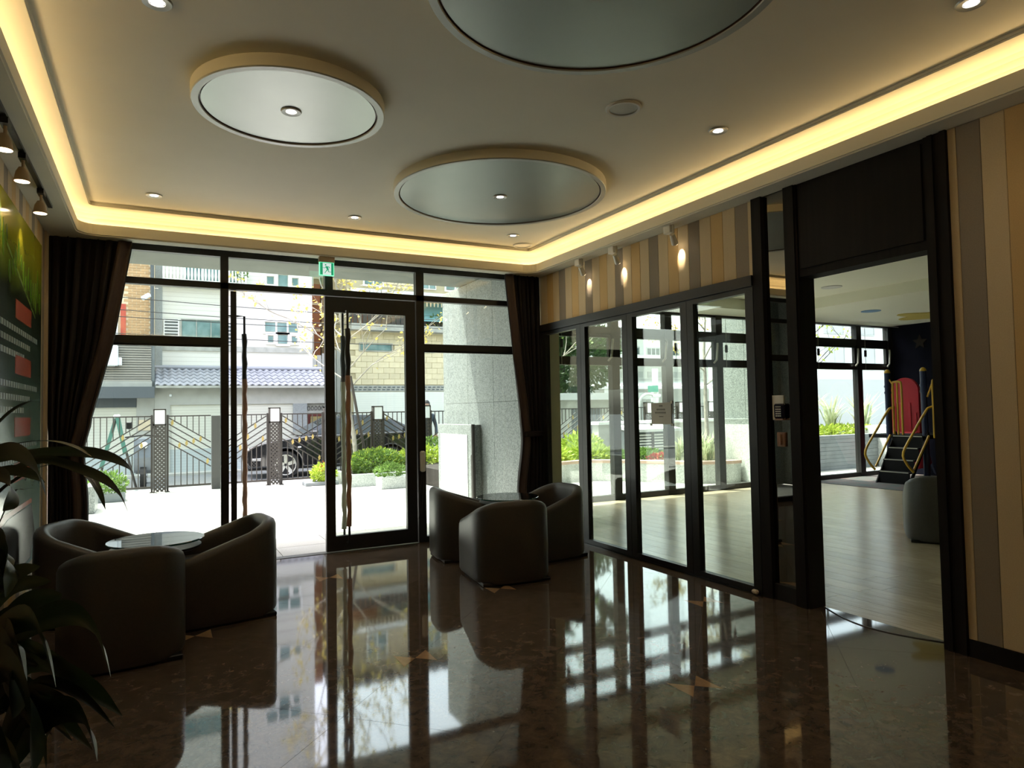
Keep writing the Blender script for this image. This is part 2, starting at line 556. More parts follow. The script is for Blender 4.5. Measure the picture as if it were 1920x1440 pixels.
# dark wood portal with the doorway to the playroom
portal = sthing('trim_1', 'dark stained wood portal around the playroom doorway')
DY0, DY1, DH = 2.49, 3.444, 2.45
B(WR - 0.01, WR + 0.16, DY1, 3.46 + 0.0, 0, HS).build('jamb', 'dark_wood', portal)
B(WR - 0.01, WR + 0.16, 2.35, DY0, 0, HS).build('jamb', 'dark_wood', portal)
B(WR + 0.004, WR + 0.16, DY0, DY1, DH, 3.7).build('header_panel', 'dark_wood', portal)
B(WR - 0.022, WR - 0.01, 2.35, 2.385, 0, HS).build('moulding', 'dark_wood', portal)
B(WR - 0.022, WR - 0.01, 2.43, 2.46, 0, HS).build('moulding', 'dark_wood', portal)
B(WR + 0.004 - 0.012, WR + 0.004, DY0 + 0.02, DY1 - 0.02, DH + 0.06, HS - 0.03).build('header_board', 'dark_wood', portal)
MB().tube([(WR + 0.13 - 0.16 * math.sin(PI * k / 14), DY1 - 0.01 - (DY1 - DY0 - 0.02) * k / 14, 0.002) for k in range(15)], 0.004, 6).build('floor_guide', 'track_metal', portal)
# posts beside the mirror
struct('trim_2', B(WR - 0.03, WR + 0.06, 3.765, 3.86, 0, HS), 'dark_wood', 'dark post between the folding doors and the mirror')
struct('trim_3', B(WR - 0.025, WR + 0.06, 3.46, 3.55, 0, HS), 'dark_wood', 'dark post between the mirror and the doorway')
B_ = B(WR + 0.06, WR + 0.16, 3.46, 3.86, 0, 3.7)
struct('wall_right_core', B_, 'dark_wood', 'wall core behind the narrow mirror')
mir = thing('mirror_panel', 'tall narrow tinted mirror beside the doorway', 'mirror', (WR, 3.657, 0.0))
B(WR + 0.01, WR + 0.03, 3.55, 3.765, 0.12, HS).build('mirror_glass', 'mirror', mir)
B(WR - 0.005, WR + 0.03, 3.55, 3.765, 0.0, 0.12).build('kick_rail', 'frame', mir)

# keypad and key-card holder on the mirror
kp = thing('keypad_reader', 'glossy dark access keypad mounted on the mirror', 'keypad', (WR + 0.01, 3.66, 1.39))
B(WR + 0.002, WR + 0.01, 3.63, 3.735, 1.385, 1.575).build('back_plate', 'white_plastic', kp)
MB().bbox(WR - 0.035, WR + 0.002, 3.605, 3.70, 1.395, 1.51, 0.012).build('body', 'navy_gloss', kp)
for r in range(4):
    for c in range(3):
        B(WR - 0.0375, WR - 0.0345, 3.662 - c * 0.018, 3.674 - c * 0.018, 1.412 + r * 0.017, 1.421 + r * 0.017).build('key', 'text_white', kp)
B(WR - 0.0375, WR - 0.0345, 3.625, 3.675, 1.482, 1.49).build('display_bar', 'grey_plastic', kp)
B(WR - 0.03, WR + 0.002, 3.615, 3.69, 1.383, 1.395).build('cradle', 'wood_switch', kp)
sw = thing('card_slot', 'brown wooden card slot plate below the keypad', 'switch', (WR + 0.01, 3.655, 1.18))
MB().bbox(WR - 0.008, WR + 0.01, 3.62, 3.695, 1.18, 1.29, 0.004).build('plate', 'wood_switch', sw)
MB().bbox(WR - 0.022, WR - 0.008, 3.648, 3.66, 1.195, 1.275, 0.003).build('rocker', 'wood_switch', sw)

# ------------------------------------------------------------------ tray ceiling with cove light
LX0, LX1, LY0, LY1 = -0.62, 4.06, -2.7, 7.13
def rr(d, z, r=0.14, n=6):
    x0, x1, y0, y1 = LX0 - d, LX1 + d, LY0 - d, LY1 + d
    r = max(r + d, 0.01)
    out = []
    for cx, cy, a0 in ((x1 - r, y1 - r, 0), (x0 + r, y1 - r, 90), (x0 + r, y0 + r, 180), (x1 - r, y0 + r, 270)):
        for k in range(n + 1):
            a = math.radians(a0 + 90 * k / n)
            out.append((cx + r * math.cos(a), cy + r * math.sin(a), z))
    return out
def bridge(mb, a, b):
    n = len(a)
    mb.add(a + b, [(k, (k + 1) % n, n + (k + 1) % n, n + k) for k in range(n)])
def outer_rect(z):
    cs = [(WR, 7.27), (WL, 7.27), (WL, WB), (WR, WB)]
    return [(c[0], c[1], z) for c in cs for k in range(7)]
ceiling = sthing('ceiling', 'warm white tray ceiling with a glowing cove around its edge')
mb = MB(); bridge(mb, outer_rect(HS), rr(0.012, HS)); bridge(mb, rr(0.012, HS), rr(0.012, HS + 0.012)); bridge(mb, rr(0.012, HS + 0.012), rr(0, HS + 0.012))
mb.build('soffit', 'plaster', ceiling)
mb = MB()
pr = [(0, HS + 0.012), (0, 3.255), (0.025, 3.255), (0.025, 3.175), (0.15, 3.175)]
for (d0, z0), (d1, z1) in zip(pr, pr[1:]): bridge(mb, rr(d0, z0), rr(d1, z1))
mb.build('cove_lip', 'plaster', ceiling)
mb = MB()
pr = [(0.15, 3.175), (0.15, 3.30), (0.142, 3.34), (0.12, 3.375), (0.09, 3.395), (0.05, 3.40), (-0.085, 3.40)]
for (d0, z0), (d1, z1) in zip(pr, pr[1:]): bridge(mb, rr(d0, z0), rr(d1, z1))
mb.build('cove_back', 'plaster', ceiling, True)
mb = MB()
pr = [(-0.085, 3.40), (-0.085, 3.412), (-0.092, 3.412), (-0.092, HC)]
for (d0, z0), (d1, z1) in zip(pr, pr[1:]): bridge(mb, rr(d0, z0), rr(d1, z1))
mb.build('step_moulding', 'plaster', ceiling)
lp = rr(-0.092, HC)
mb = MB(); mb.add(lp, [tuple(range(len(lp)))]); mb.build('ceiling_field', 'plaster', ceiling)
B(WL - 0.15, WR + 0.16, WB - 0.15, WF + 0.1, 3.62, 3.72).build('slab', 'concrete', ceiling)
B(WL, WR, 7.27, 7.285, HS, 3.62).build('pocket_face', 'plaster', ceiling)
mb = MB(); tubep = [(0.112 + 0.018 * math.cos(2 * PI * k / 10), 3.256 + 0.018 * math.sin(2 * PI * k / 10)) for k in range(11)]
for (d0, z0), (d1, z1) in zip(tubep, tubep[1:]): bridge(mb, rr(d0, z0), rr(d1, z1))
mb.build('cove_tube', 'led', ceiling, True)

# silver discs hung below the ceiling field
def disc(x, y, R, label):
    t = thing('ceiling_disc', label, 'ceiling panel', (x, y, 3.355), group=None)
    MB().lathe(x, y, [(R, 3.362), (R, HC)], 72).build('rim_side', 'plaster', t, True)
    MB().lathe(x, y, [(R, 3.362), (R - 0.005, 3.355), (R - 0.044, 3.355), (R - 0.047, 3.362)], 72).build('rim', 'silver_rim', t, True)
    MB().lathe(x, y, [(R - 0.047, 3.362), (R - 0.048, 3.380), (R - 0.056, 3.380), (R - 0.057, 3.366)], 72).build('groove', 'groove', t, True)
    MB().lathe(x, y, [(R - 0.057, 3.366), (R * 0.5, 3.364), (0.03, 3.364)], 72).build('face', 'silver_leaf', t, True)
    return t
disc(0.733, 4.25, 0.565, 'smallest silver disc on the ceiling, nearest the left wall')
disc(2.655, 5.21, 0.919, 'wide silver disc on the ceiling in front of the entrance glazing')
disc(1.746, 2.366, 0.80, 'large silver disc cut by the top edge of the view')

def downlight(x, y, z, label, s=1.0):
    t = thing('recessed_downlight', label, 'downlight', (x, y, z - 0.012), group='recessed ceiling downlights')
    MB().lathe(x, y, [(0.034 * s, z), (0.034 * s, z - 0.006), (0.058 * s, z - 0.010), (0.062 * s, z - 0.002)], 24).build('trim_ring', 'silver_rim', t, True)
    for a in range(6):
        q = 2 * PI * a / 6
        MB().lathe(x + 0.02 * s * math.cos(q), y + 0.02 * s * math.sin(q), [(0.0005, z - 0.006), (0.010 * s, z - 0.005), (0.011 * s, z)], 10).build('bulb', 'bulb', t)
    MB().lathe(x, y, [(0.0005, z - 0.006), (0.008 * s, z - 0.005), (0.009 * s, z)], 10).build('bulb', 'bulb', t)
    MB().lathe(x, y, [(0.034 * s, z - 0.001), (0.0005, z - 0.001)], 20).build('reflector', 'silver_rim', t)
    ld = bpy.data.lights.new('downlight_beam', 'SPOT')
    ld.energy = 5.0; ld.color = (1, 0.82, 0.60); ld.spot_size = math.radians(125); ld.spot_blend = 0.8; ld.shadow_soft_size = 0.03
    lo = bpy.data.objects.new('downlight_beam', ld); col.objects.link(lo)
    lo.parent = t
    lo.location = (0, 0, -0.03)
for x, y, lb in ((0.0, 3.48, 'near the left wall at the top of the view'), (-0.02, 6.6, 'by the left front corner of the ceiling'),
                 (1.73, 6.56, 'above the open entrance door'), (3.49, 6.55, 'beside the speaker in the right front corner'),
                 (3.48, 3.45, 'right of the ceiling speaker near the cove'), (3.49, 1.79, 'in the top right corner of the view')):
    downlight(x, y, HC, 'small round recessed downlight ' + lb, 1.1)
downlight(0.733, 4.25, 3.364, 'small downlight in the centre of the smallest silver disc')
downlight(2.655, 5.21, 3.364, 'small downlight in the centre of the wide silver disc')
downlight(1.746, 2.43, 3.364, 'small downlight in the disc cut by the top edge')
def speaker(x, y, r, label):
    t = thing('ceiling_speaker', label, 'speaker', (x, y, HC - 0.014))
    MB().lathe(x, y, [(r, HC), (r, HC - 0.006), (r * 0.93, HC - 0.014), (r * 0.8, HC - 0.012)], 36).build('bezel', 'plaster_white', t, True)
    MB().lathe(x, y, [(r * 0.8, HC - 0.012), (r * 0.78, HC - 0.006), (0.001, HC - 0.008)], 36).build('grille', 'grey_plastic', t, True)
speaker(2.66, 3.45, 0.115, 'round white ceiling speaker between the two right silver discs')
speaker(3.80, 6.90, 0.115, 'round white ceiling speaker in the right front corner')

# ------------------------------------------------------------------ front glazing
W1 = sthing('window_1', 'dark framed entrance glazing with transom lights')
FY0, FY1 = 7.41, 7.49
def fr(name, x0, x1, z0, z1, y0=FY0, y1=FY1, p=None, m='frame'):
    return B(x0, x1, y0, y1, z0, z1).build(name, m, p or W1)
fr('head', WL, 4.3, 3.115, 3.62)
for a, b in ((0.575, 0.65), (1.62, 1.705), (2.66, 2.755)):
    fr('mullion', a, b, 2.846 if 1.0 < a < 2 else 0, 3.125)
fr('mullion', WL, -0.80, 0, 3.125)
fr('mullion', 4.22, 4.30, 0, 3.125)
fr('transom', WL, 4.3, 2.785, 2.85)
for a, b in ((-0.80, 0.575), (2.755, 4.22)):
    fr('transom', a, b, 2.21, 2.285)
    fr('transom', a, b, 2.19, 2.21, 7.43, 7.47)
    fr('sill', a, b, 0, 0.07)
    B(a, b, 7.445, 7.453, 2.285, 2.785).build('pane', 'glass', W1)
    B(a, b, 7.445, 7.453, 0.07, 2.19).build('pane', 'glass', W1)
for a, b in ((-0.80, 0.575), (0.65, 1.62), (1.705, 2.66), (2.755, 4.22)):
    B(a, b, 7.445, 7.453, 2.85, 3.125).build('pane', 'glass', W1)
struct('threshold', B(0.65, 2.66, 7.40, 7.52, -0.02, 0.004), 'track_metal', 'metal threshold under the entrance doors')

def door_leaf(root, w, flip, paper):
    """local: hinge at x=0, leaf runs to x=w, face normal y"""
    H0, H1 = 0.012, 2.775
    d = 0.028
    def lb(name, x0, x1, y0, y1, z0, z1, m='frame', par=None):
        mb = B(x0 * flip, x1 * flip, y0, y1, z0, z1)
        mb.v = [FR[root] @ p for p in mb.v]
        return mb.build(name, m, par or root)
    lb('stile', 0, 0.12, -d, d, H0, H1)
    lb('stile', w - 0.10, w, -d, d, H0, H1)
    lb('top_rail', 0.12, w - 0.10, -d, d, H1 - 0.17, H1)
    lb('bottom_rail', 0.12, w - 0.10, -d, d, H0, 0.17)
    lb('pane', 0.12, w - 0.10, -0.005, 0.005, 0.17, H1 - 0.17, 'glass')
    for s_, pm in ((-1, paper), (1, 'green_film')):
        yy = s_ * 0.11
        hx = (w - 0.225) * flip
        hd = MB().tube([(hx, s_ * 0.02, 2.62), (hx, yy, 2.62), (hx, yy, 0.10), (hx, s_ * 0.02, 0.10)], 0.013, 8)
        hd.v = [FR[root] @ p for p in hd.v]
        ho = hd.build('pull_handle', 'track_metal' , root)
        n = 26
        path, rad = [], []
        for k in range(n):
            z = (2.42 if pm != 'green_film' else 2.36) - k * (2.14 / (n - 1))
            path.append((hx + 0.004 * math.sin(k * 1.7), yy + 0.004 * math.cos(k * 2.3), z))
            rad.append(0.027 + 0.004 * math.sin(k * 2.1))
        cut = 6
        for nm, seg, mm in (('foam_sleeve', slice(0, cut + 1), 'frame'), ('paper_wrap', slice(cut, n), pm)):
            hb = MB().tube(path[seg], rad[seg], 8)
            hb.v = [FR[root] @ p for p in hb.v]
            hb.build(nm, mm, ho, True)
d1 = thing('door_1', 'open left leaf of the glass entrance door, folded outward', None, (0.70, 7.46, 0), math.radians(84.3), kind='structure')
door_leaf(d1, 0.98, 1, 'brown_paper')
d2 = thing('door_2', 'closed right leaf of the glass entrance door with paper-wrapped pull handle', None, (2.65, 7.45, 0), 0, kind='structure')
door_leaf(d2, 1.03, -1, 'brown_paper')
ic = thing('door_sensor_box', 'white oblong box with dangling wires on the door frame', 'control box', (2.70, 7.40, 0.81))
MB().bbox(2.675, 2.735, 7.36, 7.41, 0.81, 1.05, 0.015).build('housing', 'white_plastic', ic)
MB().tube([(2.70, 7.395, 0.82), (2.69, 7.385, 0.7), (2.66, 7.39, 0.55), (2.675, 7.39, 0.4), (2.65, 7.39, 0.28)], 0.004, 6).build('wire', 'cable', ic)
MB().tube([(2.71, 7.395, 0.82), (2.715, 7.385, 0.66), (2.70, 7.39, 0.5), (2.69, 7.39, 0.33)], 0.004, 6).build('wire', 'cable', ic)

# exit sign
ex = thing('exit_sign', 'glowing green running-man exit sign hung from the soffit', 'exit sign', (1.595, 7.2, 2.955))
B(1.512, 1.672, 7.17, 7.23, 3.095, 3.15).build('housing', 'exit_case', ex)
B(1.515, 1.668, 7.185, 7.215, 2.955, 3.095).build('panel', 'exit_rim', ex)
B(1.522, 1.661, 7.182, 7.186, 2.962, 3.090).build('green_face', 'exit_green', ex)
face = B(1.549, 1.636, 7.1795, 7.1825, 2.962, 3.085).build('white_field', 'exit_white', ex)
def exx(u, v):   # sign zoom pixels to metres
    return (1.549 + (u - 365) / (735 - 365) * 0.087, 3.082 - (v - 620) / (1190 - 620) * 0.12)
man = MB()
hx, hz = exx(490, 695)
man.prism([(hx + 0.0085 * math.cos(a * PI / 6), hz + 0.0085 * math.sin(a * PI / 6)) for a in range(12)], 7.1775, 7.1797, 'y')
for pts in ([(480, 760), (590, 765), (620, 900), (560, 960), (510, 860)], [(500, 775), (440, 840), (365, 835), (368, 862), (455, 868), (520, 800)],
            [(580, 765), (655, 780), (688, 850), (660, 860), (630, 810), (575, 800)], [(540, 930), (600, 930), (500, 1060), (465, 1130), (440, 1110), (480, 1030)],
            [(585, 900), (625, 890), (630, 1020), (735, 1035), (735, 1060), (600, 1050)]):
    man.prism([exx(*p) for p in pts], 7.1775, 7.1797, 'y')
man.build('running_figure', 'exit_green', face)

# ------------------------------------------------------------------ folding glass doors to the playroom
tr = sthing('trim_4', 'dark head track and floor track of the folding doors')
B(WR - 0.05, WR + 0.16, 3.86, 7.32, 2.455, 2.54).build('head_track', 'frame', tr)
B(WR - 0.05, WR + 0.06, 3.86, 7.30, -0.003, 0.012).build('floor_track', 'track_metal', tr)
B(WR - 0.05, WR + 0.03, 7.215, 7.29, 0, 2.46).build('jamb', 'frame', tr)
fold = [(7.213, 6.36, 'farthest'), (6.36, 5.51, 'second farthest'), (5.51, 4.635, 'third, with a paper notice'), (4.635, 3.865, 'nearest, beside the mirror')]
for n, (a, b, wd) in enumerate(fold):
    d = thing('door_%d' % (n + 3), wd + ' leaf of the dark framed folding glass doors', None, (WR, (a + b) / 2, 0.012), kind='structure')
    st = 0.085
    B(WR - 0.03, WR + 0.03, a - st, a - 0.002, 0.014, 2.45).build('stile', 'frame', d)
    B(WR - 0.03, WR + 0.03, b + 0.002, b + st, 0.014, 2.45).build('stile', 'frame', d)
    B(WR - 0.03, WR + 0.03, b + st, a - st, 2.41, 2.45).build('top_rail', 'frame', d)
    B(WR - 0.03, WR + 0.03, b + st, a - st, 0.014, 0.06).build('bottom_rail', 'frame', d)
    B(WR - 0.004, WR + 0.004, b + st, a - st, 0.06, 2.41).build('pane', 'glass_fold', d)
nt_ = thing('paper_notice', 'square paper notice taped to the folding glass door', 'notice', (WR - 0.008, 5.04, 1.34))
B(WR - 0.009, WR - 0.0055, 4.90, 5.185, 1.338, 1.542).build('sheet', 'paper', nt_)
for zz, y0, y1, hh in ((1.502, 5.02, 5.07, 0.018), (1.468, 4.985, 5.11, 0.018), (1.437, 4.975, 5.12, 0.020), (1.407, 5.01, 5.075, 0.008)):
    k = y0
    while k < y1 - 0.004:
        B(WR - 0.0102, WR - 0.009, k, k + hh * 0.3, zz, zz + hh).build('glyph', 'ink', nt_)
        B(WR - 0.0102, WR - 0.009, k + hh * 0.3, k + hh * 0.75, zz + hh * 0.55, zz + hh * 0.8).build('glyph', 'ink', nt_)
        k += hh
for cy_, cz_ in ((4.895, 1.545), (4.89, 1.335), (5.19, 1.335)):
    B(WR - 0.0105, WR - 0.0055, cy_ - 0.015, cy_ + 0.015, cz_ - 0.012, cz_ + 0.012).build('tape', 'paper', nt_)
tg = MB().bbox(WR - 0.075, WR - 0.035, 3.885, 3.945, 0.012, 0.045, 0.012).build('door_stop', 'plaster_pink')
tag(tg, 'small pale pink wedge on the floor at the foot of the nearest folding door', 'door stop')

# spot lamps on the right wall
for y, lb in ((6.18, 'farthest'), (5.55, 'middle'), (4.69, 'nearest')):
    t = thing('wall_spotlight', lb + ' of the three small white spotlights above the folding doors', 'spotlight', (4.15, y, HS - 0.17), group='spotlights on the right wall')
    MB().bbox(4.11, 4.17, y + 0.01, y + 0.10, HS - 0.07, HS, 0.004).build('driver_box', 'white_plastic', t)
    MB().tube([(4.14, y, HS), (4.14, y, HS - 0.11)], 0.008, 8).build('stem', 'white_plastic', t)
    MB().tube([(4.10, y - 0.03, HS - 0.10), (4.165, y + 0.008, HS - 0.17)], [0.022, 0.032], 14).build('lamp_head', 'white_plastic', t, True)
    MB().tube([(4.166, y + 0.0085, HS - 0.171), (4.168, y + 0.01, HS - 0.174)], [0.026, 0.026], 14).build('bulb', 'bulb_warm', t)
    ld = bpy.data.lights.new('spot_beam', 'SPOT')
    ld.energy = 6.0; ld.color = (1, 0.84, 0.60); ld.spot_size = math.radians(50); ld.spot_blend = 0.6; ld.shadow_soft_size = 0.008
    lo = bpy.data.objects.new('spot_beam', ld); col.objects.link(lo)
    lo.parent = t
    lo.location = FR[t].inverted() @ Vector((4.172, y + 0.012, HS - 0.176))
    lo.rotation_euler = Vector((0.66, 0.05, -0.75)).to_track_quat('-Z', 'Y').to_euler()

# track spots on the left wall
t = thing('lighting_track', 'thin black lighting track along the left soffit', 'track', (-0.73, 4.6, HS - 0.02))
B(-0.745, -0.715, 2.6, 6.25, HS - 0.02, HS).build('rail', 'black', t)
for y, lb in ((4.48, 'nearest'), (5.04, 'middle'), (5.78, 'farthest')):
    t = thing('track_spotlight', lb + ' of the three glowing track spotlights over the green poster', 'spotlight', (-0.73, y, HS - 0.19), group='track spotlights on the left soffit')
    B(-0.75, -0.71, y - 0.05, y + 0.05, HS - 0.055, HS - 0.02).build('adapter', 'black', t)
    MB().tube([(-0.73, y, HS - 0.05), (-0.73, y, HS - 0.12)], 0.009, 8).build('stem', 'exit_case', t)
    MB().lathe(-0.735, y, [(0.018, HS - 0.10), (0.034, HS - 0.13), (0.044, HS - 0.185), (0.041, HS - 0.187)], 20, True).build('lamp_head', 'exit_case', t, True)
    MB().lathe(-0.735, y, [(0.040, HS - 0.188), (0.001, HS - 0.192)], 20).build('bulb', 'bulb_warm', t)
    ld = bpy.data.lights.new('spot_beam', 'SPOT')
    ld.energy = 5; ld.color = (1, 0.80, 0.55); ld.spot_size = math.radians(70); ld.spot_blend = 0.7; ld.shadow_soft_size = 0.03
    lo = bpy.data.objects.new('spot_beam', ld); col.objects.link(lo)
    lo.parent = t
    lo.location = FR[t].inverted() @ Vector((-0.735, y, HS - 0.20))
    lo.rotation_euler = Vector((-0.25, 0, -1)).to_track_quat('-Z', 'Y').to_euler()

# poster on the left wall
def poster_mat():
    m = bpy.data.materials.new('poster_print_reflection'); m.use_nodes = True
    nt = m.node_tree; b = nt.nodes['Principled BSDF']
    b.inputs['Roughness'].default_value = 0.12
    tc = nt.nodes.new('ShaderNodeTexCoord'); sx = nt.nodes.new('ShaderNodeSeparateXYZ')
    nt.links.new(tc.outputs['Object'], sx.inputs[0])
    mr = nt.nodes.new('ShaderNodeMapRange')
    mr.inputs['From Min'].default_value = 0.0; mr.inputs['From Max'].default_value = 2.46
    nt.links.new(sx.outputs['Z'], mr.inputs[0])
    rp = nt.nodes.new('ShaderNodeValToRGB'); e = rp.color_ramp.elements
    e[0].position = 0.0; e[0].color = (0.30, 0.40, 0.42, 1)
    e[1].position = 1.0; e[1].color = (0.45, 0.42, 0.03, 1)
    for p, c in ((0.12, (0.42, 0.52, 0.52, 1)), (0.32, (0.22, 0.33, 0.27, 1)), (0.62, (0.06, 0.105, 0.08, 1)), (0.84, (0.02, 0.03, 0.015, 1)), (0.90, (0.16, 0.24, 0.02, 1))):  # green print gradient; pale lower stops have the board's reflection painted in
        k = e.new(p); k.color = c
    nz = nt.nodes.new('ShaderNodeTexNoise'); nz.inputs['Scale'].default_value = 3.0
    ad = nt.nodes.new('ShaderNodeMath'); ad.operation = 'MULTIPLY_ADD'
    ad.inputs[1].default_value = 0.10
    nt.links.new(nz.outputs['Fac'], ad.inputs[0]); nt.links.new(mr.outputs[0], ad.inputs[2])
    nt.links.new(tc.outputs['Object'], nz.inputs['Vector'])
    nt.links.new(ad.outputs[0], rp.inputs[0])
    nt.links.new(rp.outputs[0], b.inputs['Base Color'])
    M['poster'] = m
poster_mat()
mat('poster_red', (0.42, 0.075, 0.035), 0.2)
mat('poster_text', (0.33, 0.38, 0.36), 0.2)
mat('poster_leaf', (0.10, 0.26, 0.02), 0.2, c2=(0.20, 0.36, 0.03), scale=6)
mat('poster_photo', (0.02, 0.02, 0.022), 0.2, c2=(0.09, 0.10, 0.11), scale=5)
mat('poster_line', (0.25, 0.36, 0.06), 0.2)
po = thing('poster_board', 'tall glossy green information poster with red headings on the left wall', 'poster', (-0.86, 5.3, 0.42))
PX = -0.848
B(WL + 0.0145, PX, 3.6, 6.77, 0.42, 2.94).build('board', 'poster', po)
B(WL + 0.0145, PX - 0.002, 6.77, 6.785, 0.42, 2.95).build('edge', 'grey_plastic', po)
for z in (2.26, 1.88, 1.45, 1.14):
    B(PX, PX + 0.0015, 5.62, 6.26, z - 0.07, z + 0.06).build('heading_block', 'poster_red', po)
for z0 in (2.12, 1.74, 1.32):
    for r in range(3):
        z = z0 - r * 0.085
        if r == 2 and z0 < 1.5: continue
        y = 4.2
        while y < 6.5 - 0.3 * r:
            w = 0.06
            B(PX, PX + 0.0012, y, y + w, z - 0.028, z + 0.012).build('glyph', 'poster_text', po)
            y += 0.085
for k in range(26):
    y = 4.0 + k * 0.107; L_ = random.uniform(0.10, 0.26); z = 2.80 - random.uniform(0, 0.30) - 0.10 * (y - 4.5)
    if z < 2.42: z = 2.42 + random.uniform(0, 0.1)
    MB().prism([(y - 0.035, z), (y - 0.012, z + L_ / 2), (y + 0.022, z + L_ / 3), (y + 0.035, z - 0.03), (y + 0.01, z - L_ / 2), (y - 0.02, z - L_ / 3)], PX, PX + 0.0015, 'x').build('printed_leaf', 'poster_leaf', po)
MB().prism([(5.3, 2.62), (6.45, 2.29), (6.45, 2.305), (5.3, 2.64)], PX, PX + 0.0015, 'x').build('printed_line', 'poster_line', po)
MB().prism([(4.0, 0.45), (6.3, 0.45), (6.5, 0.62), (6.35, 0.85), (5.4, 0.85), (4.6, 0.75), (4.0, 0.75)], PX, PX + 0.0015, 'x').build('printed_photo', 'poster_photo', po)
MB().prism([(4.6, 0.76), (5.4, 0.86), (6.35, 0.86), (6.35, 0.895), (5.3, 0.895), (4.6, 0.80)], PX, PX + 0.0016, 'x').build('printed_roof', 'poster_red', po)

# ------------------------------------------------------------------ curtains
def curtain(name, label, prof, yc, n=90, m='curtain', flip=1):
    """prof: list of (z, x_inner, x_outer)"""
    prof = sorted(prof)
    mb = MB(); vs, fs = [], []
    zs = [i * 3.14 / 40 + 0.01 for i in range(41)]
    def at(z):
        for (z0, a0, b0), (z1, a1, b1) in zip(prof, prof[1:]):
            if z <= z1:
                t = (z - z0) / (z1 - z0); t = t * t * (3 - 2 * t) if z0 < 1.3 else t
                return a0 + (a1 - a0) * t, b0 + (b1 - b0) * t
        return prof[-1][1:]
    for z in zs:
        a, b = at(z)
        g = abs(b - a)
        amp = 0.035 + 0.03 * (0.66 - min(g, 0.66))
        for k in range(n + 1):
            u = k / n
            vs.append((a + (b - a) * u + 0.012 * math.sin(u * 70), yc + amp * math.sin(u * 2 * PI * 8 + 0.4 * math.sin(z * 2)) + 0.012 * math.sin(u * 37 + z), z))
    w = n + 1
    for i in range(len(zs) - 1):
        for k in range(n):
            fs.append((i * w + k, i * w + k + 1, (i + 1) * w + k + 1, (i + 1) * w + k))
    mb.add(vs, fs)
    t = thing(name, label, 'curtain', ((prof[0][1] + prof[0][2]) / 2, yc, 0.01))
    o = mb.build('drape', m, t, True)
    sd = o.modifiers.new('thickness', 'SOLIDIFY'); sd.thickness = 0.006
    # leading hem in the lighter brown lining
    hv, hf = [], []
    for i, z in enumerate(zs):
        a, b = at(z); s_ = 1 if b > a else -1
        for q in range(7):
            u = q / 6
            hv.append((b - s_ * (0.11 * (1 - u)) + 0.0, yc - 0.055 - 0.02 * math.sin(u * PI * 2), z))
    for i in range(len(zs) - 1):
        for q in range(6):
            hf.append((i * 7 + q, i * 7 + q + 1, (i + 1) * 7 + q + 1, (i + 1) * 7 + q))
    hm = MB().add(hv, hf).build('lining_hem', 'curtain_brown', t, True)
    sd = hm.modifiers.new('thickness', 'SOLIDIFY'); sd.thickness = 0.005
    a, b = at(1.2)
    x0, x1 = min(a, b) + 0.03, max(a, b) + 0.0
    MB().bbox(x0, x1, yc - 0.085, yc + 0.075, 1.17, 1.235, 0.01).build('tieback', m, t)
    return t
curtain('curtain', 'dark brown curtain tied back at the left end of the entrance glazing', [(0.0, -0.85, -0.55), (0.7, -0.85, -0.555), (1.2, -0.85, -0.585), (1.5, -0.86, -0.53), (2.2, -0.86, -0.36), (3.16, -0.86, -0.205)], 7.30)
curtain('curtain', 'dark brown curtain tied back at the right end beside the granite pier', [(0.0, 4.22, 3.86), (0.5, 4.22, 3.875), (1.15, 4.22, 3.945), (1.5, 4.22, 3.92), (2.08, 4.235, 3.85), (3.16, 4.235, 3.745)], 7.30)
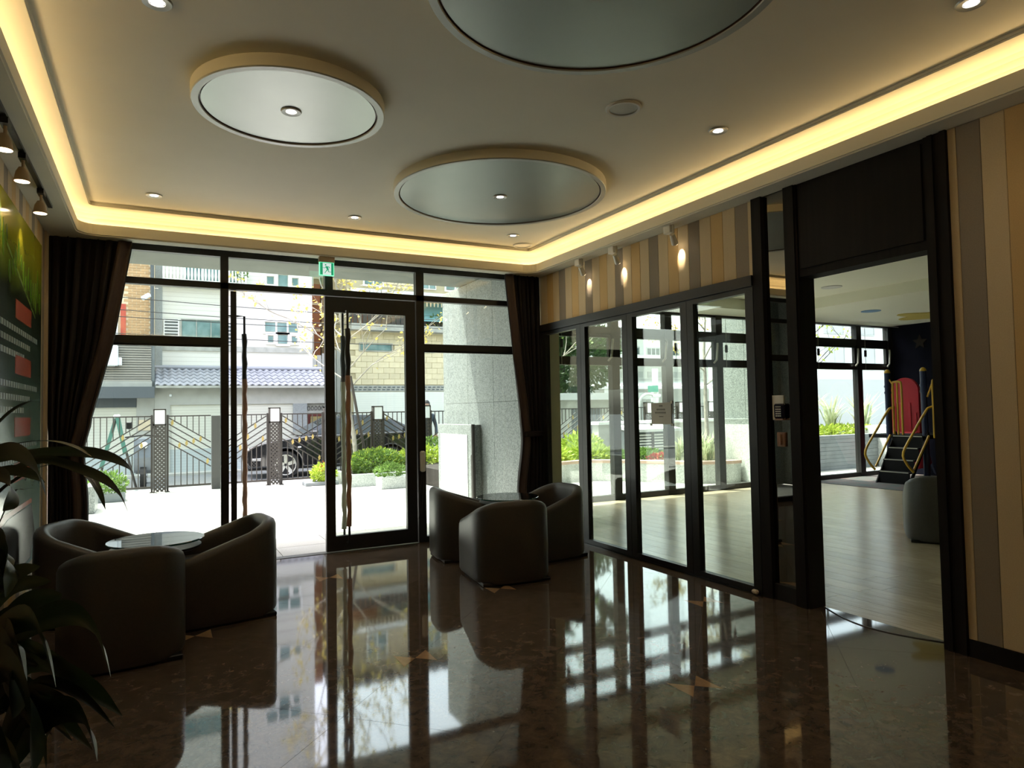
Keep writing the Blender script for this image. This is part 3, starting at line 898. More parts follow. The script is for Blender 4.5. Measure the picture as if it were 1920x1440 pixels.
# ================================================================== ARMCHAIRS AND TABLES
def make_chair(leather='leather', group='leather tub armchairs in the lobby'):
    t = thing('tub_armchair', 'x', 'armchair', (0, 0, 0), group=group)
    # outer plan of the shell, front at -y
    pts = []
    hw, yb, yf, r = 0.345, 0.335, -0.335, 0.245
    for k in range(9): pts.append((-hw, yf + (yb - r - yf) * k / 8, -1, 0))
    for k in range(1, 9):
        a = PI - (PI / 2) * k / 8
        pts.append((-hw + r + r * math.cos(a), yb - r + r * math.sin(a), math.cos(a), math.sin(a)))
    for k in range(1, 6): pts.append((-hw + r + (2 * hw - 2 * r) * k / 5, yb, 0, 1))
    for k in range(1, 9):
        a = PI / 2 - (PI / 2) * k / 8
        pts.append((hw - r + r * math.cos(a), yb - r + r * math.sin(a), math.cos(a), math.sin(a)))
    for k in range(1, 9): pts.append((hw, yb - r + (yf - yb + r) * k / 8, 1, 0))
    vs, fs = [], []
    def height(y):
        u = min(max((y - yf) / (yb - yf), 0), 1)
        return 0.50 + 0.215 * (u ** 1.05)
    prof = [(0, 0), (0.012, 0.0), (0.0, 0.06), (0.0, 0.12)]
    for i, (x, y, nx, ny) in enumerate(pts):
        H = height(y)
        end = 1.0
        if i == 0 or i == len(pts) - 1: end = 0.0
        sec = [(-0.012, 0.02), (0.004, 0.05), (0.006, 0.3), (0.002, H - 0.05), (-0.010, H - 0.018), (-0.032, H - 0.003), (-0.055, H), (-0.080, H - 0.008), (-0.098, H - 0.03), (-0.105, H - 0.06), (-0.108, 0.30)]
        for o, z in sec:
            vs.append((x + nx * o, y + ny * o, z))
    m_ = 11
    for i in range(len(pts) - 1):
        for k in range(m_ - 1):
            fs.append((i * m_ + k, i * m_ + k + 1, (i + 1) * m_ + k + 1, (i + 1) * m_ + k))
    # rounded front ends of the arms
    for e, i in ((0, 0), (1, len(pts) - 1)):
        base = len(vs)
        ctr = [Vector(vs[i * m_ + k]) for k in range(m_)]
        cx = sum(p.x for p in ctr) / m_
        for k in range(m_):
            p = ctr[k]
            vs.append((cx + (p.x - cx) * 0.82, p.y - 0.022, 0.02 + (p.z - 0.02) * 0.975))
        for k in range(m_ - 1):
            fs.append((i * m_ + k, i * m_ + k + 1, base + k + 1, base + k))
        fs.append(tuple(base + k for k in range(m_)))
    MB().add(vs, fs).build('shell', leather, t, True)
    MB().bbox(-0.24, 0.24, -0.345, 0.23, 0.03, 0.35, 0.02).build('seat_base', leather, t)
    MB().bbox(-0.235, 0.235, -0.355, 0.225, 0.345, 0.435, 0.03).build('seat_cushion', leather, t)
    MB().bbox(-0.31, 0.31, -0.30, 0.29, 0.0, 0.03, 0.005).build('plinth', 'black', t)
    return t
chair0 = make_chair()
spots = [((2.80, 5.50), math.radians(172), 'brown leather tub armchair with its back to the viewer, in the right group'),
         ((2.84, 6.54), math.radians(82), 'brown leather tub armchair nearest the closed entrance door'),
         ((3.58, 6.10), math.radians(-83), 'brown leather tub armchair nearest the folding glass doors'),
         ((-0.19, 4.98), math.radians(186), 'dark leather tub armchair with its back to the viewer, behind the leafy plant'),
         ((0.47, 5.63), math.radians(-82), 'dark leather tub armchair in front of the open entrance door'),
         ((-0.42, 6.07), math.radians(62), 'dark leather tub armchair against the poster wall and curtain')]
chairs = [chair0] + [copy_tree(chair0) for _ in spots[1:]]
for c, ((x, y), rz, lb) in zip(chairs, spots):
    place(c, (x, y, 0), rz); c['label'] = lb
gc = make_chair('leather_grey', None)
place(gc, (7.58, 4.42, 0), math.radians(125)); gc['label'] = 'grey leather tub armchair inside the playroom doorway'
if 'group' in gc: del gc['group']

def make_table():
    t = thing('coffee_table', 'x', 'table', (0, 0, 0), group='round coffee tables')
    MB().lathe(0, 0, [(0.001, 0.595), (0.315, 0.595), (0.322, 0.598), (0.322, 0.606), (0.318, 0.609), (0.001, 0.609)], 48).build('glass_top', 'table_glass', t)
    MB().lathe(0, 0, [(0.3225, 0.598), (0.3235, 0.602), (0.3225, 0.606)], 48).build('glass_rim', 'glass_edge', t, True)
    MB().lathe(0, 0, [(0.001, 0.535), (0.29, 0.535), (0.30, 0.54), (0.30, 0.556), (0.001, 0.556)], 48).build('under_top', 'black', t, True)
    MB().lathe(0, 0, [(0.06, 0.556), (0.06, 0.595)], 24, True).build('spacer', 'chrome', t)
    MB().lathe(0, 0, [(0.035, 0.03), (0.035, 0.535)], 24).build('pedestal', 'black', t, True)
    MB().lathe(0, 0, [(0.001, 0.0), (0.17, 0.0), (0.17, 0.012), (0.05, 0.03), (0.001, 0.03)], 36).build('foot', 'black', t, True)
    return t
tb = make_table(); tb2 = copy_tree(tb)
place(tb, (3.22, 6.27, 0)); tb['label'] = 'round dark glass coffee table among the right group of armchairs'
place(tb2, (0.0, 5.62, 0)); tb2['label'] = 'round dark glass coffee table among the left group of armchairs'

# ================================================================== FOREGROUND PLANT
leaves = [
    ([(-0.468, 2.398, 1.392), (-0.381, 2.306, 1.495), (-0.335, 2.238, 1.53), (-0.291, 2.171, 1.547), (-0.253, 2.109, 1.548)], 0.007),
    ([(-0.441, 2.383, 1.414), (-0.32, 2.262, 1.436), (-0.249, 2.168, 1.44), (-0.187, 2.08, 1.426), (-0.144, 2.001, 1.403)], 0.010),
    ([(-0.439, 2.441, 1.373), (-0.306, 2.29, 1.405), (-0.181, 2.145, 1.409), (-0.113, 2.031, 1.4), (-0.068, 1.928, 1.383), (-0.047, 1.839, 1.365)], 0.017),
    ([(-0.431, 2.266, 1.397), (-0.343, 2.148, 1.416), (-0.29, 2.05, 1.405), (-0.251, 1.96, 1.373), (-0.225, 1.878, 1.327)], 0.032),
    ([(-0.362, 2.344, 1.36), (-0.273, 2.229, 1.389), (-0.178, 2.111, 1.365), (-0.114, 2.011, 1.339), (-0.078, 1.926, 1.307), (-0.056, 1.848, 1.267)], 0.019),
    ([(-0.309, 2.316, 1.359), (-0.225, 2.229, 1.377), (-0.163, 2.156, 1.343), (-0.135, 2.1, 1.308), (-0.116, 2.05, 1.262)], 0.011),
    ([(-0.43, 2.324, 1.351), (-0.346, 2.241, 1.362), (-0.29, 2.175, 1.353), (-0.254, 2.119, 1.335)], 0.018),
    ([(-0.431, 2.212, 1.339), (-0.362, 2.132, 1.361), (-0.321, 2.069, 1.344), (-0.309, 2.022, 1.308), (-0.321, 1.987, 1.284)], 0.029),
    ([(-0.401, 2.373, 1.181), (-0.352, 2.323, 1.294), (-0.323, 2.288, 1.306), (-0.294, 2.254, 1.31)], 0.004),
    ([(-0.417, 2.278, 0.944), (-0.348, 2.2, 1.05), (-0.287, 2.129, 1.082), (-0.232, 2.061, 1.093)], 0.014),
    ([(-0.416, 2.336, 0.899), (-0.32, 2.244, 0.994), (-0.258, 2.172, 1.023), (-0.217, 2.112, 1.048)], 0.023),
    ([(-0.392, 2.268, 0.873), (-0.28, 2.12, 0.975), (-0.187, 1.984, 1.023), (-0.124, 1.867, 0.998), (-0.089, 1.767, 0.927)], 0.026),
    ([(-0.405, 2.276, 0.83), (-0.313, 2.197, 0.901), (-0.272, 2.147, 0.899), (-0.207, 2.086, 0.868), (-0.169, 2.038, 0.86)], 0.019),
    ([(-0.403, 2.335, 0.768), (-0.29, 2.201, 0.861), (-0.207, 2.088, 0.841), (-0.119, 1.972, 0.811), (-0.07, 1.876, 0.795)], 0.035),
    ([(-0.354, 2.254, 0.73), (-0.259, 2.144, 0.816), (-0.181, 2.047, 0.81), (-0.129, 1.964, 0.79), (-0.085, 1.885, 0.766)], 0.019),
    ([(-0.332, 2.192, 0.6), (-0.25, 2.071, 0.75), (-0.178, 1.961, 0.796), (-0.139, 1.87, 0.785), (-0.115, 1.789, 0.74)], 0.028),
    ([(-0.317, 2.243, 0.531), (-0.285, 2.224, 0.587), (-0.26, 2.208, 0.65), (-0.226, 2.188, 0.706)], 0.007),
    ([(-0.393, 2.043, 0.855), (-0.316, 1.943, 0.941), (-0.264, 1.86, 0.905), (-0.233, 1.79, 0.833), (-0.225, 1.732, 0.768)], 0.047),
    ([(-0.43, 2.226, 1.001), (-0.373, 2.148, 1.132), (-0.342, 2.087, 1.179), (-0.314, 2.031, 1.147), (-0.315, 1.993, 1.08)], 0.034),
    ([(-0.393, 2.05, 0.704), (-0.33, 1.977, 0.744), (-0.286, 1.917, 0.735), (-0.259, 1.866, 0.693)], 0.027),
]
def catmull(P, n):
    P = [Vector(p) for p in P]
    Q = [P[0] * 2 - P[1]] + P + [P[-1] * 2 - P[-2]]
    out = []
    segs = len(P) - 1
    for k in range(n + 1):
        t = k / n * segs; i = min(int(t), segs - 1); u = t - i
        a, b, c, d = Q[i:i + 4]
        out.append(0.5 * ((2 * b) + (c - a) * u + (2 * a - 5 * b + 4 * c - d) * u * u + (3 * b - a - 3 * c + d) * u ** 3))
    return out
def leaf_blade(P, hw, side=None, n=16, sharp=0.35):
    """arched blade with a folded midrib, widest in the middle, pointed tip"""
    pts = catmull(P, n)
    vs, fs = [], []
    for i, p in enumerate(pts):
        u = i / n
        t = (pts[min(i + 1, n)] - pts[max(i - 1, 0)]).normalized()
        s_ = t.cross(Vector((0, 0, 1)))
        s_ = s_.normalized() if s_.length > 0.05 else Vector((1, 0, 0))
        nrm = s_.cross(t).normalized()
        if side: s_ = (s_ * side[0] + nrm * side[1]).normalized(); nrm = s_.cross(t).normalized()
        w = hw * (0.28 + 0.72 * math.sin(min(u / 0.55, 1) * PI / 2)) if u < 0.55 else hw * max(0.02, math.cos((u - 0.55) / 0.45 * PI / 2)) ** 0.8
        vs += [p + s_ * w + nrm * w * 0.18, p + s_ * w * 0.5 + nrm * w * 0.04, p - nrm * w * 0.06, p - s_ * w * 0.5 + nrm * w * 0.04, p - s_ * w + nrm * w * 0.18]
    for i in range(n):
        for k in range(4):
            fs.append((i * 5 + k, i * 5 + k + 1, i * 5 + 6 + k, i * 5 + 5 + k))
    return MB().add(vs, fs)
rgp = random.Random(21)
for P, hw in [l for l in leaves if l[0][0][2] < 1.1 and l[1] > 0.012] * 2:      # fuller lower foliage
    d = Vector((rgp.uniform(-0.10, 0.0), rgp.uniform(-0.05, 0.12), rgp.uniform(-0.12, 0.06)))
    k = rgp.uniform(0.75, 1.0)
    p0 = Vector(P[0])
    leaves.append(([tuple(p0 + (Vector(q) - p0) * k + d * min(1.0, 0.4 + 0.2 * i)) for i, q in enumerate(P)], hw * rgp.uniform(0.8, 1.15)))
pl = thing('potted_plant', 'dark broad-leaved potted plant at the left edge of the foreground', 'plant', (-0.47, 2.28, 0))
MB().lathe(-0.47, 2.28, [(0.001, 0), (0.13, 0), (0.19, 0.40), (0.20, 0.42), (0.18, 0.42), (0.17, 0.36)], 32).build('pot', 'pot', pl, True)
MB().lathe(-0.47, 2.28, [(0.17, 0.37), (0.001, 0.375)], 32).build('soil', 'soil', pl)
stems = [[(-0.47, 2.28, 0.36), (-0.48, 2.33, 0.9), (-0.455, 2.39, 1.40)], [(-0.45, 2.26, 0.36), (-0.44, 2.27, 0.7), (-0.41, 2.28, 0.98)], [(-0.50, 2.27, 0.36), (-0.46, 2.2, 0.7), (-0.42, 2.10, 0.92)]]
for s_ in stems:
    MB().tube(catmull(s_, 8), 0.014, 8).build('stem', 'stem', pl, True)
for P, hw in leaves:
    # petiole from the nearest stem to the leaf base
    b = Vector(P[0])
    best = min((q for s_ in stems for q in catmull(s_, 10)), key=lambda q: (q - (b - Vector((0, 0, 0.12)))).length)
    pp = [tuple(best), tuple((best + b) / 2 + Vector((0, 0, 0.02))), tuple(b)]
    if P[0][2] < 1.1: hw *= 1.45
    lf = leaf_blade(P, hw, (0.35, 0.94) if hw > 0.012 else None).build('leaf', 'indoor_leaf', pl, True)
    MB().tube(catmull(pp, 5), 0.0045, 6).build('petiole', 'stem', lf, True)

# ================================================================== PLAYROOM
PXE, PYS, PWN = 14.0, 0.8, 9.1
pf = sthing('floor_playroom', 'pale grey-brown wood plank floor of the playroom')
B(WR + 0.14, PXE, PYS, PWN + 0.05, -0.12, -0.006).build('subfloor', 'grout', pf)
pm = {}
x = WR + 0.14; row = 0
while x < 8.2:
    w = 0.19
    y = 1.4 - (row % 3) * 0.5 - random.uniform(0, 0.3)
    y = max(y, PYS)
    first = True
    while y < PWN - 0.01:
        L_ = min(1.5 if not first else 0.9 + 0.3 * (row % 3), PWN - y); first = False
        key = round(L_, 2)
        if key not in pm:
            pm[key] = MB().bbox(0.0008, w - 0.0008, 0.0008, L_ - 0.0008, -0.006, 0.0, 0.0008).mesh('plank', 'plank')
        piece(pm[key], 'plank', pf, (x, y, 0))
        y += L_
    x += w; row += 1
far = B(x, 11.22, PYS, PWN, -0.006, 0.0).build('plank_field', 'plank', pf)
matx = struct('floor_play_mat', B(11.22, PXE, PYS, PWN, -0.006, 0.008), 'rubber_mat', 'dark rubber safety mat under the play frame')

pc = sthing('ceiling_playroom', 'pale stepped plaster ceiling of the playroom')
B(10.0, PXE, PYS, PWN, 3.14, 3.2).build('low_field', 'play_ceiling', pc)
B(WR + 0.16, 10.0, 8.35, PWN, 3.14, 3.2).build('low_field', 'play_ceiling', pc)
B(WR + 0.16, 10.06, PYS, 8.40, 3.32, 3.38).build('high_field', 'play_ceiling', pc)
B(10.0, 10.06, PYS, 8.4, 3.2, 3.32).build('step_face', 'play_ceiling', pc)
B(WR + 0.16, 10.0, 8.35, 8.41, 3.2, 3.32).build('step_face', 'play_ceiling', pc)
struct('wall_playroom_south', B(WR + 0.16, PXE, PYS - 0.1, PYS, 0, 3.5), 'play_ceiling', 'pale south wall of the playroom')
me_ = sthing('wall_playroom_east', 'dark night-sky mural wall at the far end of the playroom')
B(PXE, PXE + 0.1, PYS, PWN + 0.1, 0, 3.5).build('mural', 'mural', me_)
def star(cy, cz, r, p=5):
    return [(cy + (r if k % 2 == 0 else r * 0.45) * math.sin(PI * k / p), cz + (r if k % 2 == 0 else r * 0.45) * math.cos(PI * k / p)) for k in range(2 * p)]
for cy, cz, r in ((8.45, 2.75, 0.16), (7.55, 2.35, 0.18), (8.0, 2.95, 0.06), (6.9, 2.7, 0.12)):
    MB().prism(star(cy, cz, r), PXE - 0.012, PXE, 'x').build('painted_star', 'mural_star', me_)
o = MB().lathe(11.24, 7.63, [(0.16, 3.14), (0.16, 3.13), (0.001, 3.13)], 32).build('ceiling_dot', 'play_blue')
tag(o, 'blue round disc on the playroom ceiling', 'ceiling panel')
def cloud(cx, cy, R):
    return [(cx + (R + 0.16 * math.sin(5 * a)) * math.cos(a), cy + (R * 0.8 + 0.14 * math.sin(5 * a)) * math.sin(a)) for a in [2 * PI * k / 40 for k in range(40)]]
o = MB().prism(cloud(13.0, 7.5, 0.72), 3.125, 3.14, 'z').build('ceiling_cloud', 'play_yellow')
tag(o, 'yellow wavy panel on the playroom ceiling above the play frame', 'ceiling panel')
o = MB().lathe(9.3, 6.95, [(0.15, 3.32), (0.15, 3.31), (0.001, 3.31)], 32).build('ceiling_dot', 'white_grey')
tag(o, 'pale grey round disc on the raised part of the playroom ceiling', 'ceiling panel')
o = MB().tube([(10.3, 8.85, 3.09), (13.95, 8.85, 3.09)], 0.015, 8).build('curtain_rail', 'chrome')
tag(o, 'thin chrome curtain rail along the playroom window', 'rail')

W2 = sthing('window_2', 'dark framed playroom glazing with awning lights')
mull = [5.5, 6.685, 7.815, 8.99, 10.13, 11.45, 12.89, 13.93]
GY = PWN
for mx in mull:
    B(mx - 0.075, mx + 0.075, GY - 0.06, GY + 0.06, 0, 3.14).build('mullion', 'frame', W2)
B(4.55, PXE, GY - 0.05, GY + 0.05, 0.0, 0.09).build('sill', 'frame', W2)
B(4.55, PXE, GY - 0.05, GY + 0.05, 3.10, 3.2).build('head', 'frame', W2)
for a, b in zip(mull, mull[1:]):
    a2, b2 = a + 0.075, b - 0.075
    B(a2, b2, GY - 0.05, GY + 0.05, 2.70, 2.83).build('transom', 'frame', W2)
    B(a2, b2, GY - 0.05, GY + 0.05, 2.20, 2.30).build('transom', 'frame', W2)
    B(a2, b2, GY - 0.004, GY + 0.004, 0.09, 2.20).build('pane', 'glass', W2)
    B(a2, b2, GY - 0.004, GY + 0.004, 2.83, 3.10).build('pane', 'glass', W2)
    sash = B(a2, b2, GY - 0.03, GY + 0.03, 2.655, 2.70).build('awning_sash', 'frame', W2)
    B(a2, b2, GY - 0.03, GY + 0.03, 2.30, 2.335).build('sash_rail', 'frame', sash)
    B(a2, a2 + 0.04, GY - 0.03, GY + 0.03, 2.335, 2.655).build('sash_stile', 'frame', sash)
    B(b2 - 0.04, b2, GY - 0.03, GY + 0.03, 2.335, 2.655).build('sash_stile', 'frame', sash)
    B(a2 + 0.04, b2 - 0.04, GY - 0.004, GY + 0.004, 2.335, 2.655).build('pane', 'glass', sash)
    hd = MB().tube([(b2 + 0.02, GY - 0.07, 2.63), (b2 + 0.0, GY - 0.09, 2.58), (b2 - 0.04, GY - 0.10, 2.33), (b2 - 0.10, GY - 0.09, 2.27)], 0.018, 8).build('stay_arm', 'grey_plastic', sash, True)
    cd = MB().tube([(a2 + 0.03, GY - 0.12, 3.05), (a2 + 0.03, GY - 0.12, 2.2)], 0.004, 5).build('blind_cord', 'grey_plastic', W2)
    MB().bbox(a2 + 0.005, a2 + 0.055, GY - 0.14, GY - 0.10, 2.46, 2.60, 0.01).build('cord_weight', 'frame', cd)

# the corner pier between lobby and playroom
struct('wall_corner', B(WR + 0.09, 4.52, 7.30, 9.05, 0, 3.3), 'cream_wall', 'pale cream wall return beyond the folding doors')
struct('wall_playroom_west', B(4.52, 5.44, 8.95, 9.05, 0, 3.3), 'cream_wall', 'pale wall strip beside the playroom window')

# play frame
pf_ = thing('play_frame', 'red, yellow and navy indoor play frame with black steps', 'play frame', (12.7, 7.9, 0.008))
def tb_(name, path, r, m, par=None, n=10):
    return MB().tube(path, r, n).build(name, m, par or pf_, True)
for x, y in ((12.65, 8.30), (12.65, 7.60)):
    p = MB().cyl(x, y, 0.008, 2.08, 0.055, 20).build('post', 'toy_navy', pf_, True)
    MB().lathe(x, y, [(0.058, 2.08), (0.058, 2.09), (0.05, 2.12), (0.03, 2.145), (0.001, 2.155)], 20).build('post_cap', 'toy_yellow', p, True)
    MB().lathe(x, y, [(0.065, 1.80), (0.065, 1.84)], 20, True).build('clamp_ring', 'toy_navy', p)
    MB().lathe(x, y, [(0.065, 1.68), (0.065, 1.72)], 20, True).build('clamp_ring', 'toy_navy', p)
B(12.6, 13.7, 7.52, 8.70, 0.82, 0.89).build('deck', 'stair_black', pf_)
# stairs
for k in range(4):
    x = 12.08 + k * 0.15; z = 0.20 + k * 0.215
    s_ = B(x, x + 0.20, 7.58, 8.17, z, z + 0.03).build('step', 'stair_black', pf_)
    B(x - 0.004, x, 7.60, 8.15, z + 0.012, z + 0.03).build('step_edge', 'grey_plastic', s_)
    B(x + 0.0, x + 0.02, 7.58, 8.17, z - 0.20, z).build('riser', 'stair_black', s_)
for y in (7.555, 8.18):
    MB().prism([(12.0, 0.008), (12.07, 0.008), (12.68, 0.86), (12.68, 0.95), (12.60, 0.90)], y - 0.012, y + 0.012, 'y').build('stringer', 'stair_black', pf_)
for y in (7.50, 8.24):
    tb_('handrail', catmull([(12.08, y, 0.24), (11.98, y + 0.06, 0.40), (11.96, y + 0.10, 0.60), (12.25, y + 0.06, 0.98), (12.52, y, 1.34), (12.60, y - 0.02, 1.40), (12.66, y - 0.06, 1.42)], 24), 0.022, 'toy_yellow')
    tb_('lower_rail', [(12.10, y, 0.30), (12.58, y, 0.88)], 0.020, 'toy_yellow')
for y in (8.18, 7.42):
    tb_('guard_loop', catmull([(12.62, y, 0.84), (12.62, y, 1.3), (12.62, y, 1.84), (12.62, y - 0.03, 1.90), (12.62, y - 0.13, 1.90), (12.62, y - 0.17, 1.83), (12.62, y - 0.17, 1.3), (12.62, y - 0.17, 0.86)], 30), 0.020, 'toy_yellow')
    tb_('guard_bar', [(12.62, y - 0.085, 0.86), (12.62, y - 0.085, 1.89)], 0.017, 'toy_yellow')
    tb_('guard_brace', [(12.65, y + 0.12, 2.0 if y > 8 else 1.6), (12.62, y, 1.86)], 0.016, 'toy_yellow')
# arched red slide hood
for y in (8.62, 7.70):
    MB().cyl(13.58, y, 0.008, 1.5, 0.055, 20).build('post', 'toy_navy', pf_, True)
arch = [(8.10, 0.9)] + [(8.38 + 0.28 * math.cos(PI - PI * k / 14), 1.72 + 0.28 * math.sin(PI * k / 14)) for k in range(15)] + [(8.66, 0.9)]
MB().prism(arch, 13.3, 13.36, 'x').build('slide_hood', 'toy_red', pf_)
for y in (8.17, 8.28, 8.46, 8.58):
    MB().bbox(13.285, 13.30, y - 0.025, y + 0.025, 0.95, 1.50 if y > 8.2 else 1.3, 0.006).build('hood_rib', 'toy_red', pf_)
MB().prism([(7.3, 0.05), (7.36, 0.05), (7.36, 0.75), (7.3, 0.75)], 12.75, 13.5, 'x').build('side_panel', 'toy_red', pf_)
MB().tube([(13.36, 8.38, 0.95), (13.6, 8.38, 0.55), (13.75, 8.38, 0.25)], [0.24, 0.22, 0.2], 16).build('slide_chute', 'toy_red', pf_, True)
# ================================================================== COURTYARD
pave = sthing('courtyard_paving', 'sunlit pale granite paving of the courtyard')
B(-8, 15.5, 7.49, 15.75, -0.25, -0.03).build('bed', 'joint', pave)
pv = MB().bbox(0.003, 1.197, 0.003, 0.597, -0.03, -0.015, 0.002).mesh('paver', 'paver')
pv2 = MB().bbox(0.003, 1.197, 0.003, 0.557, -0.03, -0.015, 0.002).mesh('paver', 'paver')
for j in range(14):
    for i in range(-6, 13):
        y0 = 7.50 + 0.6 * j
        if y0 > 15.5: continue
        if i < -3 or i > 8:
            continue
        piece(pv, 'paver', pave, (i * 1.2 + (0.6 if j % 2 else 0), y0, 0.0))
o = B(-8, -3.6, 7.5, 15.7, -0.03, -0.015).build('paving_field', 'paver', pave)
o = B(10.4, 15.5, 7.5, 15.7, -0.03, -0.015).build('paving_field', 'paver', pave)
struct('road', B(-40, 60, 15.75, 20.2, -0.3, -0.04), 'asphalt', 'grey asphalt street behind the fence')
struct('ground', B(-120, 160, 15.75, 260, -1.2, -0.5), 'asphalt', 'ground under the town beyond the street')
B(-40, 60, 19.55, 20.2, -0.04, 0.02).build('kerb', 'concrete', pave)

# canopy over the entrance
cn = sthing('canopy', 'grey concrete canopy slab over the entrance')
B(-6, 10.6, 7.49, 9.95, 3.48, 3.95).build('slab', 'canopy', cn)
struct('building_front', B(-8, 16, 7.49, 7.9, 3.95, 9.0), 'canopy', 'upper front wall of the lobby building')
struct('building_front_left', B(-8, WL - 0.02, 7.40, 7.7, 0, 3.95), 'granite', 'granite wall left of the entrance glazing')
struct('lintel', B(WL - 0.02, 4.3, 7.49, 7.75, 3.25, 3.95), 'canopy', 'lintel above the entrance glazing')
struct('playroom_roof', B(WR, 16, PYS, 9.3, 3.5, 3.9), 'canopy', 'roof slab over the playroom')

def granite_pier(x0, x1, label):
    t = thing('granite_pier', label, 'pillar', ((x0 + x1) / 2, 9.0, 0))
    ys = [7.5, 8.72, 9.62, 10.62] if x0 < 6 else [9.17, 9.9, 10.62]
    for a, b in zip(ys, ys[1:]):
        for z0, z1 in ((0, 1.62), (1.62, 3.47)):
            MB().bbox(x0, x0 + 0.04, a + 0.002, b - 0.002, z0 + 0.002, z1 - 0.002, 0.002).build('slab', 'granite', t)
    B(x0 + 0.04, x1, 9.17 if x0 > 6 else 9.06, 10.60, 0, 3.47).build('core', 'granite', t)
    if x0 < 6: B(x0 + 0.03, x0 + 0.06, 7.5, 9.06, 0, 3.47).build('core', 'granite', t)
    return t
granite_pier(4.28, 4.9, 'tall speckled granite pier right of the entrance, half in sun')
granite_pier(10.5, 11.2, 'tall speckled granite pier outside the playroom window')
granite_pier(-2.1, -1.45, 'tall granite pier left of the entrance, seen in the mirror')
# low granite blocks in front of the piers
t = thing('granite_plinth', 'low granite block with a white panel before the entrance pier', 'plinth', (4.19, 9.85, -0.015))
MB().bbox(4.13, 4.278, 9.17, 10.52, -0.015, 1.29, 0.004).build('block', 'granite', t)
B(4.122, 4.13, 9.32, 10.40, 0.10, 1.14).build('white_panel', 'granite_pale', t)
MB().tube([(4.12, 9.10, -0.01), (4.12, 9.10, 1.30)], 0.028, 10).build('metal_post', 'iron', t)
MB().tube([(4.12, 9.16, -0.01), (4.12, 9.16, 0.85)], 0.014, 8).build('metal_post', 'iron', t)
t = thing('granite_plinth', 'low granite block with a bright face before the playroom pier', 'plinth', (10.4, 9.9, -0.015))
MB().bbox(10.36, 10.498, 9.2, 10.6, -0.015, 1.24, 0.004).build('block', 'granite', t)
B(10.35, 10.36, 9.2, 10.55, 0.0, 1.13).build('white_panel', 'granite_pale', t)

# ------------------------------------------------------------------ lamp posts and fence
FY = 15.35
def perf(w, hgt, cols, rows, pitch_z, r):
    """perforated plate in the xz plane built from cells with octagonal holes"""
    vs, fs = [], []
    cw, ch = w / cols, hgt / rows
    for j in range(rows):
        for i in range(cols):
            cx, cz = -w / 2 + (i + 0.5) * cw, (j + 0.5) * ch
            b = len(vs)
            out = [(cw / 2, 0), (cw / 2, ch / 2), (0, ch / 2), (-cw / 2, ch / 2), (-cw / 2, 0), (-cw / 2, -ch / 2), (0, -ch / 2), (cw / 2, -ch / 2)]
            for k, (ox, oz) in enumerate(out):
                vs.append((cx + ox, 0, cz + oz))
            hole = (i + j) % 2 == 0
            rr_ = r if hole else 0.0005
            for k in range(8):
                a = PI / 4 * k
                vs.append((cx + rr_ * math.cos(a), 0, cz + rr_ * math.sin(a)))
            for k in range(8):
                fs.append((b + k, b + (k + 1) % 8, b + 8 + (k + 1) % 8, b + 8 + k))
    return MB().add(vs, fs)
def lamp_post(x, label):
    t = thing('lamp_post', label, 'lamp post', (x, FY, -0.015), group='lamp posts of the courtyard fence')
    w = 0.115
    p = perf(0.185, 1.32, 5, 33, 0.04, 0.0135)
    for yy, nm in ((-0.075, 'perforated_plate'),):
        q = MB().add([v + Vector((x, FY + yy, 0.0)) for v in p.v], p.f)
        q.build(nm, 'iron', t)
    for sx in (-1, 1):
        B(x + sx * 0.092, x + sx * w, FY - 0.085, FY + 0.085, -0.015, 1.65).build('side_post', 'iron', t)
    B(x - w, x + w, FY - 0.085, FY + 0.085, 1.625, 1.65).build('top_frame', 'iron', t)
    B(x - w, x + w, FY - 0.085, FY + 0.085, 1.32, 1.35).build('mid_frame', 'iron', t)
    B(x - 0.09, x + 0.09, FY - 0.078, FY + 0.078, 1.35, 1.625).build('lamp_panel', 'lamp_white', t)
    for sx in (-1, 1):
        B(x + sx * 0.14 - 0.02, x + sx * 0.14 + 0.02, FY - 0.02, FY + 0.02, -0.015, 1.53).build('fence_stud', 'iron', t)
        B(x + sx * 0.14 - 0.04, x + sx * 0.14 + 0.04, FY - 0.04, FY + 0.04, -0.015, 0.0).build('foot_plate', 'iron', t)
    return t
bar_cache = {}
